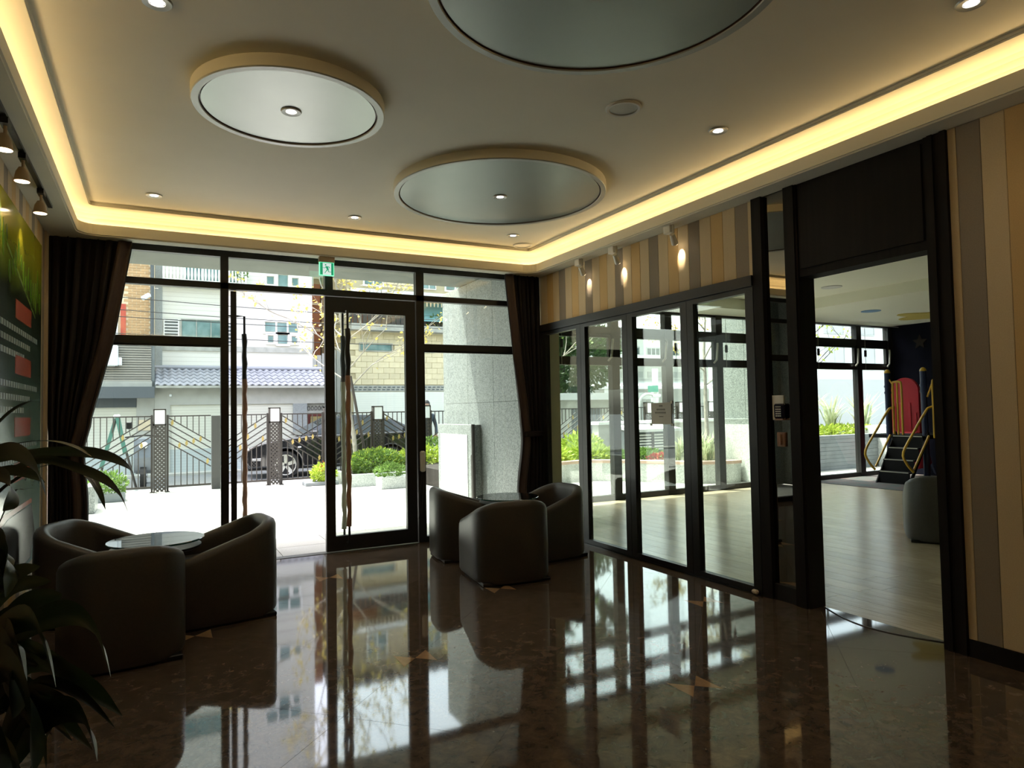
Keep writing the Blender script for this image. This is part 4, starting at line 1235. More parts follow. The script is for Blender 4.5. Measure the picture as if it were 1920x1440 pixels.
def fence(x0, x1, rise, label, leafy=True):
    """one iron fence bay with a chevron of five slanting bars; rise=+1 climbs to the right"""
    t = thing('fence_bay', label, 'fence', ((x0 + x1) / 2, FY, 0), group='iron fence bays')
    B(x0, x1, FY - 0.015, FY + 0.015, 1.49, 1.515).build('top_rail', 'iron', t)
    B(x0, x1, FY - 0.02, FY + 0.02, 0.07, 0.11).build('bottom_rail', 'iron', t)
    w = x1 - x0
    hi, lo = 1.47, 1.47 - 0.66 * w                    # top slanting bar
    def zt(x): return (lo + (hi - lo) * (x - x0) / w) if rise > 0 else (hi + (lo - hi) * (x - x0) / w)
    for k in range(5):
        off = 0.125 * k
        a, b = Vector((x0, FY, zt(x0) - off)), Vector((x1, FY, zt(x1) - off))
        d = b - a
        n = Vector((-d.z, 0, d.x)).normalized() * 0.011
        if min(a.z, b.z) < 0.1:
            t_ = (0.1 - a.z) / (b.z - a.z)
            if a.z < b.z: a = a + d * t_
            else: b = a + d * t_
        MB().add([a - n + Vector((0, -0.01, 0)), b - n + Vector((0, -0.01, 0)), b + n + Vector((0, -0.01, 0)), a + n + Vector((0, -0.01, 0)),
                  a - n + Vector((0, 0.01, 0)), b - n + Vector((0, 0.01, 0)), b + n + Vector((0, 0.01, 0)), a + n + Vector((0, 0.01, 0))],
                 [(0, 1, 2, 3), (4, 7, 6, 5), (0, 4, 5, 1), (1, 5, 6, 2), (2, 6, 7, 3), (3, 7, 4, 0)]).build('slanting_bar', 'iron', t)
    nb = max(3, int(round(w / 0.105)))
    for k in range(1, nb):
        x = x0 + w * k / nb
        zc = zt(x)
        B(x - 0.008, x + 0.008, FY - 0.008, FY + 0.008, zc, 1.49).build('upper_bar', 'iron', t)
        if zc - 0.5 > 0.14:
            B(x - 0.009, x + 0.009, FY - 0.009, FY + 0.009, 0.11, zc - 0.5).build('lower_bar', 'iron', t)
    if leafy:
        for k in range(6):
            u = (k + 0.5) / 6; x = x0 + w * u; z = zt(x) - 0.06 - 0.125 * ((k * 3) % 4)
            if z < 0.2: continue
            MB().prism([(x - 0.012, z - 0.06), (x + 0.026, z - 0.02), (x + 0.02, z + 0.04), (x + 0.0, z + 0.065), (x - 0.028, z + 0.01)], FY - 0.022, FY - 0.014, 'y').build('gold_leaf', 'gold_leaf', t)
posts = {0.06: 'lamp post nearest the parked scooter', 2.255: 'lamp post before the front wheel of the black car', 3.42: 'lamp post beside the dark edge of the closed door',
         4.53: 'lamp post above the round green shrub', 5.70: 'lamp post just right of the closed door', 7.95: 'lamp post behind the lime shrubs outside the playroom',
         11.27: 'lamp post left of the taped notice', 12.45: 'lamp post seen over the taped notice', 13.63: 'lamp post right of the taped notice', 14.78: 'lamp post nearest the playroom pier'}
for x, lb in posts.items(): lamp_post(x, lb)
bays = [(-2.04, -0.10, 1, 'iron fence bay left of the scooter lamp post'), (0.22, 1.0, -1, 'iron fence bay right of the scooter lamp post'),
        (1.19, 2.09, 1, 'iron fence bay in front of the car bonnet'), (2.42, 3.27, -1, 'iron fence bay in front of the car door'),
        (3.57, 4.38, 1, 'iron fence bay behind the tree trunk'), (4.68, 5.54, -1, 'iron fence bay above the round shrub'),
        (5.85, 6.75, 1, 'iron fence bay where the person walks'), (6.79, 7.80, 1, 'iron fence bay behind the left lime shrubs'), (8.10, 9.2, -1, 'iron fence bay behind the playroom garden tree'),
        (9.22, 10.1, 1, 'iron fence bay before the grey shed'), (10.12, 11.12, 1, 'iron fence bay above the white garden wall'), (11.42, 12.3, -1, 'iron fence bay behind the taped notice'),
        (12.6, 13.48, 1, 'iron fence bay right of the notice'), (13.78, 14.63, -1, 'iron fence bay nearest the playroom pier')]
for b in bays: fence(*b)
o = MB().bbox(1.01, 1.18, FY - 0.05, FY + 0.05, -0.015, 1.50, 0.004).build('gate_post', 'iron_panel')
tag(o, 'solid dark grey gate post in the iron fence left of the open door', 'gate post')

# ------------------------------------------------------------------ foliage helpers
def leaf_cloud(n, cx, cy, cz, rx, ry, rz, s0, s1, seed=0, shell=0.55, up=0.0, asp=0.5):
    rg = random.Random(seed)
    vs, fs = [], []
    for k in range(n):
        while True:
            p = Vector((rg.uniform(-1, 1), rg.uniform(-1, 1), rg.uniform(-1, 1)))
            if shell < p.length < 1: break
        c = Vector((cx + p.x * rx, cy + p.y * ry, cz + p.z * rz))
        d = (p.normalized() + Vector((rg.uniform(-.7, .7), rg.uniform(-.7, .7), rg.uniform(-.4, .9) + up))).normalized()
        s_ = d.cross(Vector((rg.uniform(-1, 1), rg.uniform(-1, 1), rg.uniform(-1, 1)))).normalized()
        L_ = rg.uniform(s0, s1)
        b = len(vs)
        nn = s_.cross(d) * L_ * 0.12
        vs += [c, c + d * L_ * 0.5 + s_ * L_ * asp * 0.5 + nn, c + d * L_, c + d * L_ * 0.5 - s_ * L_ * asp * 0.5 + nn]
        fs.append((b, b + 1, b + 2, b + 3))
    return MB().add(vs, fs)
def grass_cloud(n, x0, x1, y0, y1, z, hgt, w, seed=0, lean=0.5):
    rg = random.Random(seed); vs, fs = [], []
    for k in range(n):
        x, y = rg.uniform(x0, x1), rg.uniform(y0, y1)
        hh = hgt * rg.uniform(0.5, 1.1); a = rg.uniform(0, 2 * PI); ln = lean * rg.uniform(0.2, 1)
        d = Vector((math.cos(a), math.sin(a), 0)); s_ = Vector((-d.y, d.x, 0)) * w
        p0 = Vector((x, y, z)); p1 = p0 + d * ln * hh * 0.4 + Vector((0, 0, hh * 0.7)); p2 = p0 + d * ln * hh + Vector((0, 0, hh))
        b = len(vs)
        vs += [p0 - s_, p0 + s_, p1 + s_, p1 - s_, p2]
        fs += [(b, b + 1, b + 2, b + 3), (b + 3, b + 2, b + 4)]
    return MB().add(vs, fs)
def shrub(name, label, parts, stem=None, cat='shrub'):
    x, y, z = parts[0][1][1:4]
    t = thing(name, label, cat, (x, y, 0))
    for m, a, kw in parts:
        leaf_cloud(*a, **kw).build('foliage', m, t)
    if stem: MB().tube(stem, 0.02, 6).build('stem', 'bark_dark', t)
    return t
def rtree(name, label, base, top, rad, seed, levels, leaf, nl, ls, barkm='bark_pale', spread=0.7, crown_from=0.35, cat='tree', nb=7, reach=0.33):
    rg = random.Random(seed)
    t = thing(name, label, cat, base)
    bx = Vector(base); tp = Vector(top)
    trunk = [bx.lerp(tp, k / 6) + Vector((rg.uniform(-.04, .04), rg.uniform(-.04, .04), 0)) * (k > 0) for k in range(7)]
    MB().tube(trunk, [rad * (1 - 0.75 * k / 6) for k in range(7)], 8).build('trunk', barkm, t, True)
    tips = []
    br = MB()
    def grow(p, d, L_, r, lv):
        pts = [p]
        dd = d.copy()
        for k in range(4):
            dd = (dd + Vector((rg.uniform(-.25, .25), rg.uniform(-.25, .25), rg.uniform(-.08, .22)))).normalized()
            pts.append(pts[-1] + dd * L_ / 4)
        br.tube(pts, [r * (1 - 0.16 * k) for k in range(5)], 5)
        tips.extend(pts[2:])
        if lv > 0:
            for k in range(3):
                q = pts[rg.choice((2, 3, 4))]
                nd = (dd + Vector((rg.uniform(-spread, spread), rg.uniform(-spread, spread), rg.uniform(-.3, .6)))).normalized()
                grow(q, nd, L_ * rg.uniform(0.55, 0.8), r * 0.55, lv - 1)
    H = (tp - bx).length
    for k in range(nb):
        u = crown_from + (1 - crown_from) * k / (nb - 0.5)
        p = bx.lerp(tp, u); a = k * 2.4 + rg.uniform(-.4, .4)
        grow(p, Vector((math.cos(a), math.sin(a), rg.uniform(0.3, 0.9))).normalized(), H * reach * (1.15 - 0.5 * u), rad * 0.35, levels)
    br.build('branches', barkm, t, True)
    vs, fs = [], []
    for k in range(nl):
        c = rg.choice(tips) + Vector((rg.gauss(0, .06), rg.gauss(0, .06), rg.gauss(0, .06)))
        d = Vector((rg.uniform(-1, 1), rg.uniform(-1, 1), rg.uniform(-1, .3))).normalized(); s_ = d.cross(Vector((0.3, rg.uniform(-1, 1), 1))).normalized()
        L_ = rg.uniform(ls * 0.6, ls * 1.2); b = len(vs)
        vs += [c, c + d * L_ * .5 + s_ * L_ * .3, c + d * L_, c + d * L_ * .5 - s_ * L_ * .3]
        fs.append((b, b + 1, b + 2, b + 3))
    lv = MB().add(vs, fs).build('foliage', leaf, t)
    return t

# planting in the entrance courtyard
bed = sthing('planting_bed', 'raised planting bed edge along the courtyard fence')
B(3.55, 7.2, 13.9, 15.2, -0.015, 0.22).build('soil', 'soil', bed)
MB().bbox(3.5, 7.2, 13.82, 13.9, -0.015, 0.24, 0.004).build('edge', 'granite_pale', bed)
MB().bbox(3.5, 3.58, 13.9, 15.2, -0.015, 0.24, 0.004).build('edge', 'granite_pale', bed)
shrub('round_shrub', 'large rounded green shrub behind the closed door glass', [('leaf_green', (2600, 4.20, 14.4, 0.42, 0.62, 0.45, 0.27, 0.05, 0.10), dict(seed=1, shell=0.5)), ('leaf_lime', (700, 4.20, 14.4, 0.46, 0.60, 0.42, 0.27, 0.04, 0.08), dict(seed=2, shell=0.8))])
shrub('low_shrub', 'yellow-green shrub right of the closed door', [('leaf_lime', (1500, 5.3, 14.5, 0.45, 0.6, 0.4, 0.28, 0.05, 0.1), dict(seed=3, shell=0.4))])
shrub('low_shrub', 'taller green shrub behind the yellow-green one', [('leaf_green', (1500, 5.75, 14.9, 0.55, 0.7, 0.3, 0.35, 0.05, 0.1), dict(seed=4, shell=0.4))])
t = thing('stone_trough', 'small granite trough with a green plant beside the door', 'planter', (4.2, 13.25, -0.015))
MB().bbox(3.92, 4.55, 13.05, 13.45, -0.015, 0.22, 0.01).build('trough', 'granite_pale', t)
leaf_cloud(500, 4.15, 13.25, 0.32, 0.3, 0.2, 0.14, 0.05, 0.10, seed=5, shell=0.1).build('foliage', 'leaf_green', t)
t = thing('flower_pot', 'low planter with red flowers at the foot of the fence', 'planter', (3.15, 14.75, -0.015))
MB().bbox(2.75, 3.45, 14.55, 14.95, -0.015, 0.06, 0.01).build('tray', 'concrete_dark', t)
leaf_cloud(700, 3.16, 14.75, 0.23, 0.26, 0.2, 0.19, 0.05, 0.1, seed=6, shell=0.2).build('foliage', 'leaf_lime', t)
leaf_cloud(40, 3.2, 14.7, 0.36, 0.2, 0.15, 0.1, 0.04, 0.06, seed=7, shell=0.2).build('flowers', 'flower_red', t)
t = thing('plant_pot', 'bushy green plant in a dark pot beside the left curtain', 'planter', (-0.78, 14.3, -0.015))
MB().bbox(-1.05, -0.5, 14.1, 14.5, -0.015, 0.14, 0.01).build('pot', 'concrete_dark', t)
leaf_cloud(700, -0.78, 14.3, 0.30, 0.3, 0.25, 0.22, 0.05, 0.1, seed=8, shell=0.2).build('foliage', 'leaf_green', t)
o = MB().bbox(-1.0, -0.86, 12.6, 13.3, -0.015, 0.42, 0.01).build('granite_bollard', 'granite')
tag(o, 'short granite bollard beside the left curtain', 'bollard')
tre = rtree('young_tree', 'pale-barked young tree with sparse yellow leaves before the closed door', (3.83, 14.55, 0.2), (3.45, 14.9, 4.9), 0.055, 12, 2, 'leaf_yellow', 1100, 0.10, spread=0.9, crown_from=0.38, nb=15, reach=0.34)
MB().tube([(4.15, 14.7, 0.15), (3.86, 14.6, 1.5), (3.72, 14.6, 2.3)], 0.03, 6).build('support_stake', 'bark_dark', tre)

# ------------------------------------------------------------------ parked car
car = thing('parked_car', 'black saloon car parked behind the iron fence', 'car', (4.15, 17.9, -0.04))
CY0, CY1 = 17.05, 18.80
def car_shell(prof, y0, y1, inset=0.0):
    return MB().prism(prof, y0, y1, 'y')
low = [(1.88, 0.30), (1.84, 0.45), (1.86, 0.62), (1.95, 0.72), (2.25, 0.82), (2.9, 0.92), (3.35, 0.96), (5.9, 1.0), (6.35, 0.98), (6.45, 0.85), (6.47, 0.45), (6.42, 0.28), (5.95, 0.20)]
def arch_pts(cx, r=0.38, n=10):
    return [(cx + r * math.cos(PI * k / n), 0.28 + r * math.sin(PI * k / n)) for k in range(n + 1)]
lowp = low + [(5.80, 0.20)] + arch_pts(5.40) + [(5.02, 0.20), (3.16, 0.20)] + arch_pts(2.76) + [(2.36, 0.22), (1.95, 0.22)]
body = MB().prism(lowp, CY0 + 0.02, CY1 - 0.02, 'y').build('body', 'car_paint', car)
bv = body.modifiers.new('bevel', 'BEVEL'); bv.width = 0.05; bv.segments = 3; bv.limit_method = 'ANGLE'; bv.angle_limit = math.radians(50)
B(1.95, 6.35, CY0 + 0.25, CY1 - 0.25, 0.16, 0.6).build('underbody', 'tyre', car)
# cabin, narrower at the roof
cab = MB()
cp = [(3.10, 0.94), (3.95, 1.40), (4.35, 1.455), (5.0, 1.44), (5.55, 1.30), (6.15, 1.0)]
vs = []
for x, z in cp:
    ins = 0.06 + 0.22 * max(0, (z - 0.95) / 0.5)
    vs += [(x, CY0 + ins, z), (x, CY1 - ins, z)]
fs = [(2 * k, 2 * k + 1, 2 * k + 3, 2 * k + 2) for k in range(len(cp) - 1)] + [tuple(2 * k for k in range(len(cp))), tuple(2 * k + 1 for k in range(len(cp)))[::-1], (0, 1, 11, 10)]
cab.add(vs, fs).build('cabin', 'car_paint', car)
def sidew(pts, name):
    vs = []
    for x, z in pts:
        ins = 0.06 + 0.22 * max(0, (z - 0.95) / 0.5)
        vs.append((x, CY0 + ins - 0.006, z))
    for x, z in pts:
        ins = 0.06 + 0.22 * max(0, (z - 0.95) / 0.5)
        vs.append((x, CY0 + ins + 0.01, z))
    n = len(pts)
    MB().add(vs, [tuple(range(n)), tuple(range(n, 2 * n))[::-1]] + [(k, (k + 1) % n, n + (k + 1) % n, n + k) for k in range(n)]).build(name, 'car_glass', car)
sidew([(3.42, 0.99), (3.98, 1.36), (4.45, 1.405), (4.47, 1.0)], 'side_window')
sidew([(4.55, 1.0), (4.53, 1.405), (5.0, 1.395), (5.45, 1.27), (5.6, 1.02)], 'side_window')
wind = [(3.14, 0.965), (3.93, 1.39)]
MB().add([(3.14 - 0.004, CY0 + 0.12, 0.975), (3.14 - 0.004, CY1 - 0.12, 0.975), (3.92, CY1 - 0.29, 1.395), (3.92, CY0 + 0.29, 1.395)], [(0, 1, 2, 3)]).build('windscreen', 'car_glass', car)
for wx in (2.76, 5.40):
    for wy, s_ in ((CY0 + 0.02, -1), (CY1 - 0.22, 1)):
        w = MB().tube([(wx, wy, 0.28), (wx, wy + 0.2, 0.28)], 0.325, 32).build('wheel', 'tyre', car, True)
        yf_ = wy - 0.004 if s_ < 0 else wy + 0.204
        MB().tube([(wx, yf_, 0.28), (wx, yf_ + 0.01, 0.28)], 0.24, 28).build('hub_disc', 'tyre', w)
        for k in range(5):
            a = 2 * PI * k / 5 + 0.3
            d = Vector((math.cos(a), 0, math.sin(a))); n_ = Vector((-d.z, 0, d.x))
            c = Vector((wx, yf_ - 0.008, 0.28))
            q = [c + d * 0.03 - n_ * 0.035, c + d * 0.235 - n_ * 0.05, c + d * 0.235 + n_ * 0.05, c + d * 0.03 + n_ * 0.035]
            MB().add(q + [p + Vector((0, 0.012, 0)) for p in q], [(0, 1, 2, 3), (4, 7, 6, 5), (0, 4, 5, 1), (1, 5, 6, 2), (2, 6, 7, 3), (3, 7, 4, 0)]).build('spoke', 'alloy', w)
        ring = MB()
        n = 32
        vs = []
        for rr_ in (0.225, 0.25):
            for yo in (-0.012, 0.0):
                vs += [(wx + rr_ * math.cos(2 * PI * k / n), yf_ + yo, 0.28 + rr_ * math.sin(2 * PI * k / n)) for k in range(n)]
        fs = []
        for a_, b_ in ((0, 1), (2, 3), (0, 2), (1, 3)):
            fs += [(a_ * n + k, a_ * n + (k + 1) % n, b_ * n + (k + 1) % n, b_ * n + k) for k in range(n)]
        ring.add(vs, fs).build('rim', 'alloy', w, True)
MB().bbox(3.36, 3.52, CY0 - 0.14, CY0 + 0.03, 0.98, 1.09, 0.03).build('wing_mirror', 'car_paint', car)
MB().bbox(4.22, 4.42, CY0 - 0.006, CY0 + 0.03, 0.80, 0.83, 0.008).build('door_handle', 'alloy', car)
MB().bbox(1.855, 2.2, CY0 + 0.03, CY0 + 0.35, 0.56, 0.70, 0.03).build('headlight', 'alloy', car)
MB().bbox(3.05, 3.13, CY0 + 0.0, CY0 + 0.03, 0.68, 0.71, 0.006).build('indicator', 'lamp_white', car)
MB().bbox(2.0, 2.2, CY0 + 0.0, CY0 + 0.03, 0.40, 0.46, 0.006).build('fog_light', 'alloy', car)

# ------------------------------------------------------------------ scooter
scz = thing('scooter', 'grey motor scooter parked behind the fence at the left', 'scooter', (-0.25, 17.2, -0.04))
for yy in (16.75, 17.95):
    w = MB().tube([(-0.31, yy, 0.19), (-0.19, yy, 0.19)], 0.23, 24).build('wheel', 'tyre', scz, True)
    MB().tube([(-0.32, yy, 0.19), (-0.18, yy, 0.19)], 0.11, 16).build('hub', 'alloy', w)
MB().prism([(16.72, 0.35), (16.66, 0.62), (16.80, 1.02), (16.95, 1.05), (16.98, 0.5), (17.05, 0.28), (16.9, 0.28)], -0.43, -0.07, 'x').build('front_shield', 'scooter_paint', scz)
MB().prism([(17.0, 0.26), (17.5, 0.26), (17.5, 0.34), (17.0, 0.34)], -0.40, -0.10, 'x').build('footboard', 'tyre', scz)
MB().prism([(17.4, 0.28), (17.45, 0.70), (18.2, 0.76), (18.3, 0.55), (17.9, 0.36)], -0.41, -0.09, 'x').build('tail_body', 'scooter_paint', scz)
MB().bbox(-0.40, -0.10, 17.42, 18.15, 0.72, 0.82, 0.03).build('seat', 'tyre', scz)
MB().tube([(-0.60, 16.95, 1.06), (-0.25, 16.88, 1.10), (0.10, 16.95, 1.06)], 0.018, 8).build('handlebar', 'black', scz)
MB().bbox(-0.33, -0.17, 16.66, 16.78, 0.82, 0.95, 0.03).build('headlamp', 'lamp_white', scz)
for sx in (-0.50, 0.0):
    m_ = MB().tube([(sx, 16.93, 1.08), (sx - 0.03, 16.95, 1.26)], 0.008, 6).build('mirror_stalk', 'black', scz)
    MB().bbox(sx - 0.09, sx + 0.03, 16.93, 16.97, 1.24, 1.40, 0.02).build('mirror', 'black', m_)

# folded green frame leaning by the street
t = thing('a_frame_stand', 'folded green canvas stand with two splayed legs behind the fence', 'stand', (-0.75, 16.6, -0.04))
for x0, x1 in ((-0.75, -1.12), (-0.75, -0.38)):
    MB().tube([(x0, 16.6, 1.52), (x1, 16.6 + 0.1, -0.03)], 0.025, 8).build('leg', 'iron', t)
MB().prism([(-0.77, 1.50), (-0.68, 1.50), (-0.55, 0.75), (-0.62, 0.70)], 16.55, 16.60, 'y').build('canvas_panel', 'green_cloth', t)
MB().prism([(-0.79, 1.50), (-0.72, 1.50), (-0.98, 0.45), (-1.06, 0.45)], 16.60, 16.65, 'y').build('canvas_panel', 'green_cloth', t)
MB().bbox(-0.80, -0.68, 16.55, 16.67, 1.48, 1.56, 0.02).build('top_cap', 'lamp_white', t)

# ------------------------------------------------------------------ person behind the fence
def person():
    t = thing('person', 'person in a dark blue jacket walking behind the fence', 'person', (6.15, 16.5, -0.04))
    J = [(0, 0, 0.92), (0, 0.0, 1.15), (0.0, 0.01, 1.36), (0, 0.0, 1.47), (0, -0.02, 1.53), (0, -0.02, 1.62), (0, -0.02, 1.70),
         (-0.10, 0, 0.88), (-0.13, -0.08, 0.48), (-0.13, 0.0, 0.08), (-0.13, -0.14, 0.03),
         (0.10, 0, 0.88), (0.12, 0.06, 0.48), (0.12, 0.16, 0.09), (0.12, 0.04, 0.03),
         (-0.19, 0, 1.40), (-0.25, 0.06, 1.13), (-0.23, -0.08, 0.90), (0.19, 0, 1.40), (0.25, -0.04, 1.13), (0.23, -0.16, 0.92)]
    R_ = [.15, .14, .16, .075, .06, .10, .085, .095, .065, .045, .035, .095, .065, .045, .035, .075, .055, .04, .075, .055, .04]
    E_ = [(0, 1), (1, 2), (2, 3), (3, 4), (4, 5), (5, 6), (0, 7), (7, 8), (8, 9), (9, 10), (0, 11), (11, 12), (12, 13), (13, 14), (2, 15), (15, 16), (16, 17), (2, 18), (18, 19), (19, 20)]
    me = bpy.data.meshes.new('body')
    me.from_pydata(J, E_, [])
    o = bpy.data.objects.new('body', me); col.objects.link(o); o.parent = t; o.location = (0, 0, 0.04)
    sk = o.modifiers.new('skin', 'SKIN')
    for k, v in enumerate(me.skin_vertices[0].data):
        v.radius = (R_[k], R_[k] * 0.8); v.use_root = (k == 0)
    ss = o.modifiers.new('sub', 'SUBSURF'); ss.levels = ss.render_levels = 2
    me.materials.append(M['jacket'])
    base = Vector((6.15, 16.5, 0.0))
    MB().lathe(6.15, 16.5, [(0.001, 1.80), (0.06, 1.79), (0.10, 1.74), (0.112, 1.66), (0.10, 1.60), (0.085, 1.575)], 16).build('hair', 'hair', t, True)
    fc = leaf_cloud(0, 0, 0, 0, 1, 1, 1, 1, 1)
    f = MB().lathe(6.15, 16.455, [(0.001, 1.545), (0.05, 1.555), (0.075, 1.60), (0.08, 1.65), (0.07, 1.70), (0.001, 1.73)], 16).build('face', 'skin', t, True)
    for sx in (-0.03, 0.03):
        MB().lathe(6.15 + sx, 16.378, [(0.001, 1.655), (0.01, 1.662), (0.001, 1.67)], 8).build('eye', 'hair', f)
    MB().tube([(6.15, 16.39, 1.66), (6.15, 16.36, 1.62), (6.15, 16.385, 1.615)], 0.012, 6).build('nose', 'skin', f)
    MB().box(6.13, 6.17, 16.38, 16.40, 1.585, 1.592).build('mouth', 'flower_red', f)
    for sx in (-1, 1):
        MB().tube([(6.15 + sx * 0.23, 16.42, 0.92), (6.15 + sx * 0.23, 16.38, 0.86)], [0.035, 0.04], 8).build('palm', 'skin', t, True)
        for k in range(5):
            MB().tube([(6.15 + sx * 0.23 + (k - 2) * 0.016, 16.38, 0.86), (6.15 + sx * 0.23 + (k - 2) * 0.017, 16.37, 0.81), (6.15 + sx * 0.23 + (k - 2) * 0.016, 16.385, 0.78)], 0.009, 6).build('finger', 'skin', t)
    return t
person()
# ================================================================== HOUSES ACROSS THE STREET
def win(parent, x0, x1, z0, z1, y, m='teal_glass', frame='window_white', nx=1, nz=1, t=0.05):
    """window with a frame in front of a pane; wall face at y"""
    w = MB()
    w.box(x0 - t, x1 + t, y - 0.05, y + 0.02, z1, z1 + t); w.box(x0 - t, x1 + t, y - 0.05, y + 0.02, z0 - t, z0)
    w.box(x0 - t, x0, y - 0.05, y + 0.02, z0, z1); w.box(x1, x1 + t, y - 0.05, y + 0.02, z0, z1)
    for k in range(1, nx):
        xx = x0 + (x1 - x0) * k / nx; w.box(xx - t / 2, xx + t / 2, y - 0.045, y + 0.02, z0, z1)
    for k in range(1, nz):
        zz = z0 + (z1 - z0) * k / nz; w.box(x0, x1, y - 0.045, y + 0.02, zz - t / 2, zz + t / 2)
    o = w.build('window', frame, parent)
    for i in range(nx):
        for j in range(nz):
            B(x0 + (x1 - x0) * i / nx + t / 2, x0 + (x1 - x0) * (i + 1) / nx - t / 2, y - 0.02, y - 0.012, z0 + (z1 - z0) * j / nz + t / 2, z0 + (z1 - z0) * (j + 1) / nz - t / 2).build('pane', m, o)
    return o
def louver(parent, x0, x1, z0, z1, y, n=6):
    o = B(x0, x1, y - 0.01, y + 0.0, z0, z1).build('vent', 'concrete_dark', parent)
    for a in ((x0 - 0.03, x0), (x1, x1 + 0.03)):
        B(a[0], a[1], y - 0.05, y, z0, z1).build('vent_frame', 'window_white', o)
    for k in range(n):
        zz = z0 + (z1 - z0) * (k + 0.3) / n
        B(x0, x1, y - 0.05, y - 0.01, zz, zz + 0.03).build('blade', 'window_white', o)
def balcony(parent, x0, x1, y0, y1, z0, z1, n):
    o = B(x0, x1, y0, y1, z0 - 0.12, z0).build('balcony_slab', 'window_white', parent)
    B(x0, x1, y0, y0 + 0.06, z1, z1 + 0.05).build('handrail', 'window_white', o)
    w = MB()
    for k in range(n + 1):
        xx = x0 + 0.03 + (x1 - x0 - 0.06) * k / n
        w.tube([(xx, y0 + 0.03, z0), (xx, y0 + 0.03, z0 + (z1 - z0) * 0.35), (xx, y0 + 0.03, z1)], [0.02, 0.036, 0.02], 6)
    w.build('balusters', 'window_white', o)

# white siding house above the tiled garage
wh = thing('white_house', 'white siding house above the grey tiled garage roof', 'house', (2.0, 21, 0))
B(-0.04, 4.2, 21.0, 28, 0, 11.5).build('wall', 'siding', wh)
MB().bbox(-0.04, 0.14, 20.94, 21.0, 2.7, 11.5, 0.005).build('pilaster', 'granite_dark', wh)
B(0.0, 4.2, 20.96, 21.0, 3.33, 3.48).build('string_course', 'ledge_grey', wh)
for fz in (0, 3.15, 5.9):
    louver(wh, 0.20, 0.53, 3.69 + fz, 4.2 + fz, 21.0)
    win(wh, 0.62, 1.75, 3.69 + fz, 4.2 + fz, 21.0, nx=3, frame='ledge_grey', t=0.02)
    louver(wh, 1.80, 2.0, 3.5 + fz, 4.15 + fz, 21.0)
    win(wh, 2.82, 3.80, 3.93 + fz, 4.24 + fz, 21.0, nx=3)
    win(wh, 2.90, 3.08, 3.62 + fz, 3.84 + fz, 21.0); win(wh, 3.18, 3.48, 3.58 + fz, 3.88 + fz, 21.0); win(wh, 3.58, 3.76, 3.62 + fz, 3.84 + fz, 21.0)
win(wh, 2.88, 3.1, 5.35, 5.60, 21.0); win(wh, 3.2, 3.5, 5.3, 5.68, 21.0); win(wh, 3.6, 3.8, 5.35, 5.60, 21.0)
balcony(wh, 0.14, 2.3, 20.65, 21.0, 5.28, 5.68, 24)
win(wh, 0.7, 2.1, 5.3, 6.4, 21.0, nx=3)
leaf_cloud(160, 2.12, 20.75, 5.55, 0.2, 0.1, 0.18, 0.06, 0.12, seed=31).build('balcony_plant', 'leaf_green', wh)
# garage front and roof
B(-0.04, 4.5, 20.0, 21.0, 1.80, 2.26).build('garage_beam', 'concrete', wh)
B(-0.02, 4.5, 19.72, 20.05, 2.24, 2.30).build('gutter', 'ledge_grey', wh)
rf = MB().prism([(19.75, 2.29), (21.0, 2.80), (21.0, 2.74), (19.75, 2.24)], -0.04, 4.46, 'x').build('roof_deck', 'slate', wh)
tp_ = MB()
nn = 8
prof = [(-0.089 + 0.178 * k / nn, 0.022 * math.sin(2 * PI * k / nn) + 0.028) for k in range(nn + 1)]
L_ = 0.29
vs = [(u, -0.02, z + 0.014) for u, z in prof] + [(u, L_, z - 0.012) for u, z in prof] + [(u, -0.02, z - 0.01) for u, z in prof]
fs = [(k, k + 1, nn + 2 + k, nn + 1 + k) for k in range(nn)] + [(k, k + 1, 2 * nn + 3 + k, 2 * nn + 2 + k) for k in range(nn)]
tile_me = tp_.add(vs, fs).mesh('roof_tile', 'roof_tile', None, True)
sl = math.atan2(0.51, 1.25)
for j in range(5):
    for i in range(25):
        piece(tile_me, 'roof_tile', rf, (0.06 + i * 0.178, 19.75 + j * 0.25 * 1.0, 2.295 + j * 0.25 * math.tan(sl)), (sl, 0, 0))
MB().tube([(-0.04, 20.98, 2.86), (4.46, 20.98, 2.86)], 0.06, 8).build('ridge_cap', 'roof_tile', wh)
B(0.32, 3.45, 20.05, 20.10, 0.62, 1.80).build('garage_shutter', 'shutter', wh)
B(0.32, 3.45, 20.05, 20.10, -0.04, 0.62).build('shutter_foot', 'shutter_blue', wh)
B(-0.04, 0.32, 20.0, 20.3, -0.04, 1.80).build('garage_pier', 'concrete', wh)
B(3.45, 3.84, 20.0, 20.3, -0.04, 1.80).build('garage_pier', 'granite_dark', wh)
dr = B(3.86, 4.42, 20.1, 20.15, 0, 1.50).build('house_door', 'door_red', wh)
B(3.95, 4.33, 20.08, 20.1, 0.15, 1.42).build('door_panel', 'door_gold', dr)
B(3.86, 4.42, 20.1, 20.15, 1.52, 1.80).build('fanlight', 'ledge_grey', dr)
for k in range(5):
    MB().tube([(3.9 + k * 0.1 + 0.035 * math.cos(a), 20.08, 1.66 + 0.06 * math.sin(a)) for a in [2 * PI * q / 10 for q in range(11)]], 0.008, 5).build('scroll', 'iron', dr)
B(4.42, 4.5, 20.0, 20.3, -0.04, 1.80).build('garage_pier', 'granite_dark', wh)
MB().bbox(0.30, 0.36, 19.94, 20.0, 2.02, 2.08, 0.01).build('security_camera', 'lamp_white', wh)

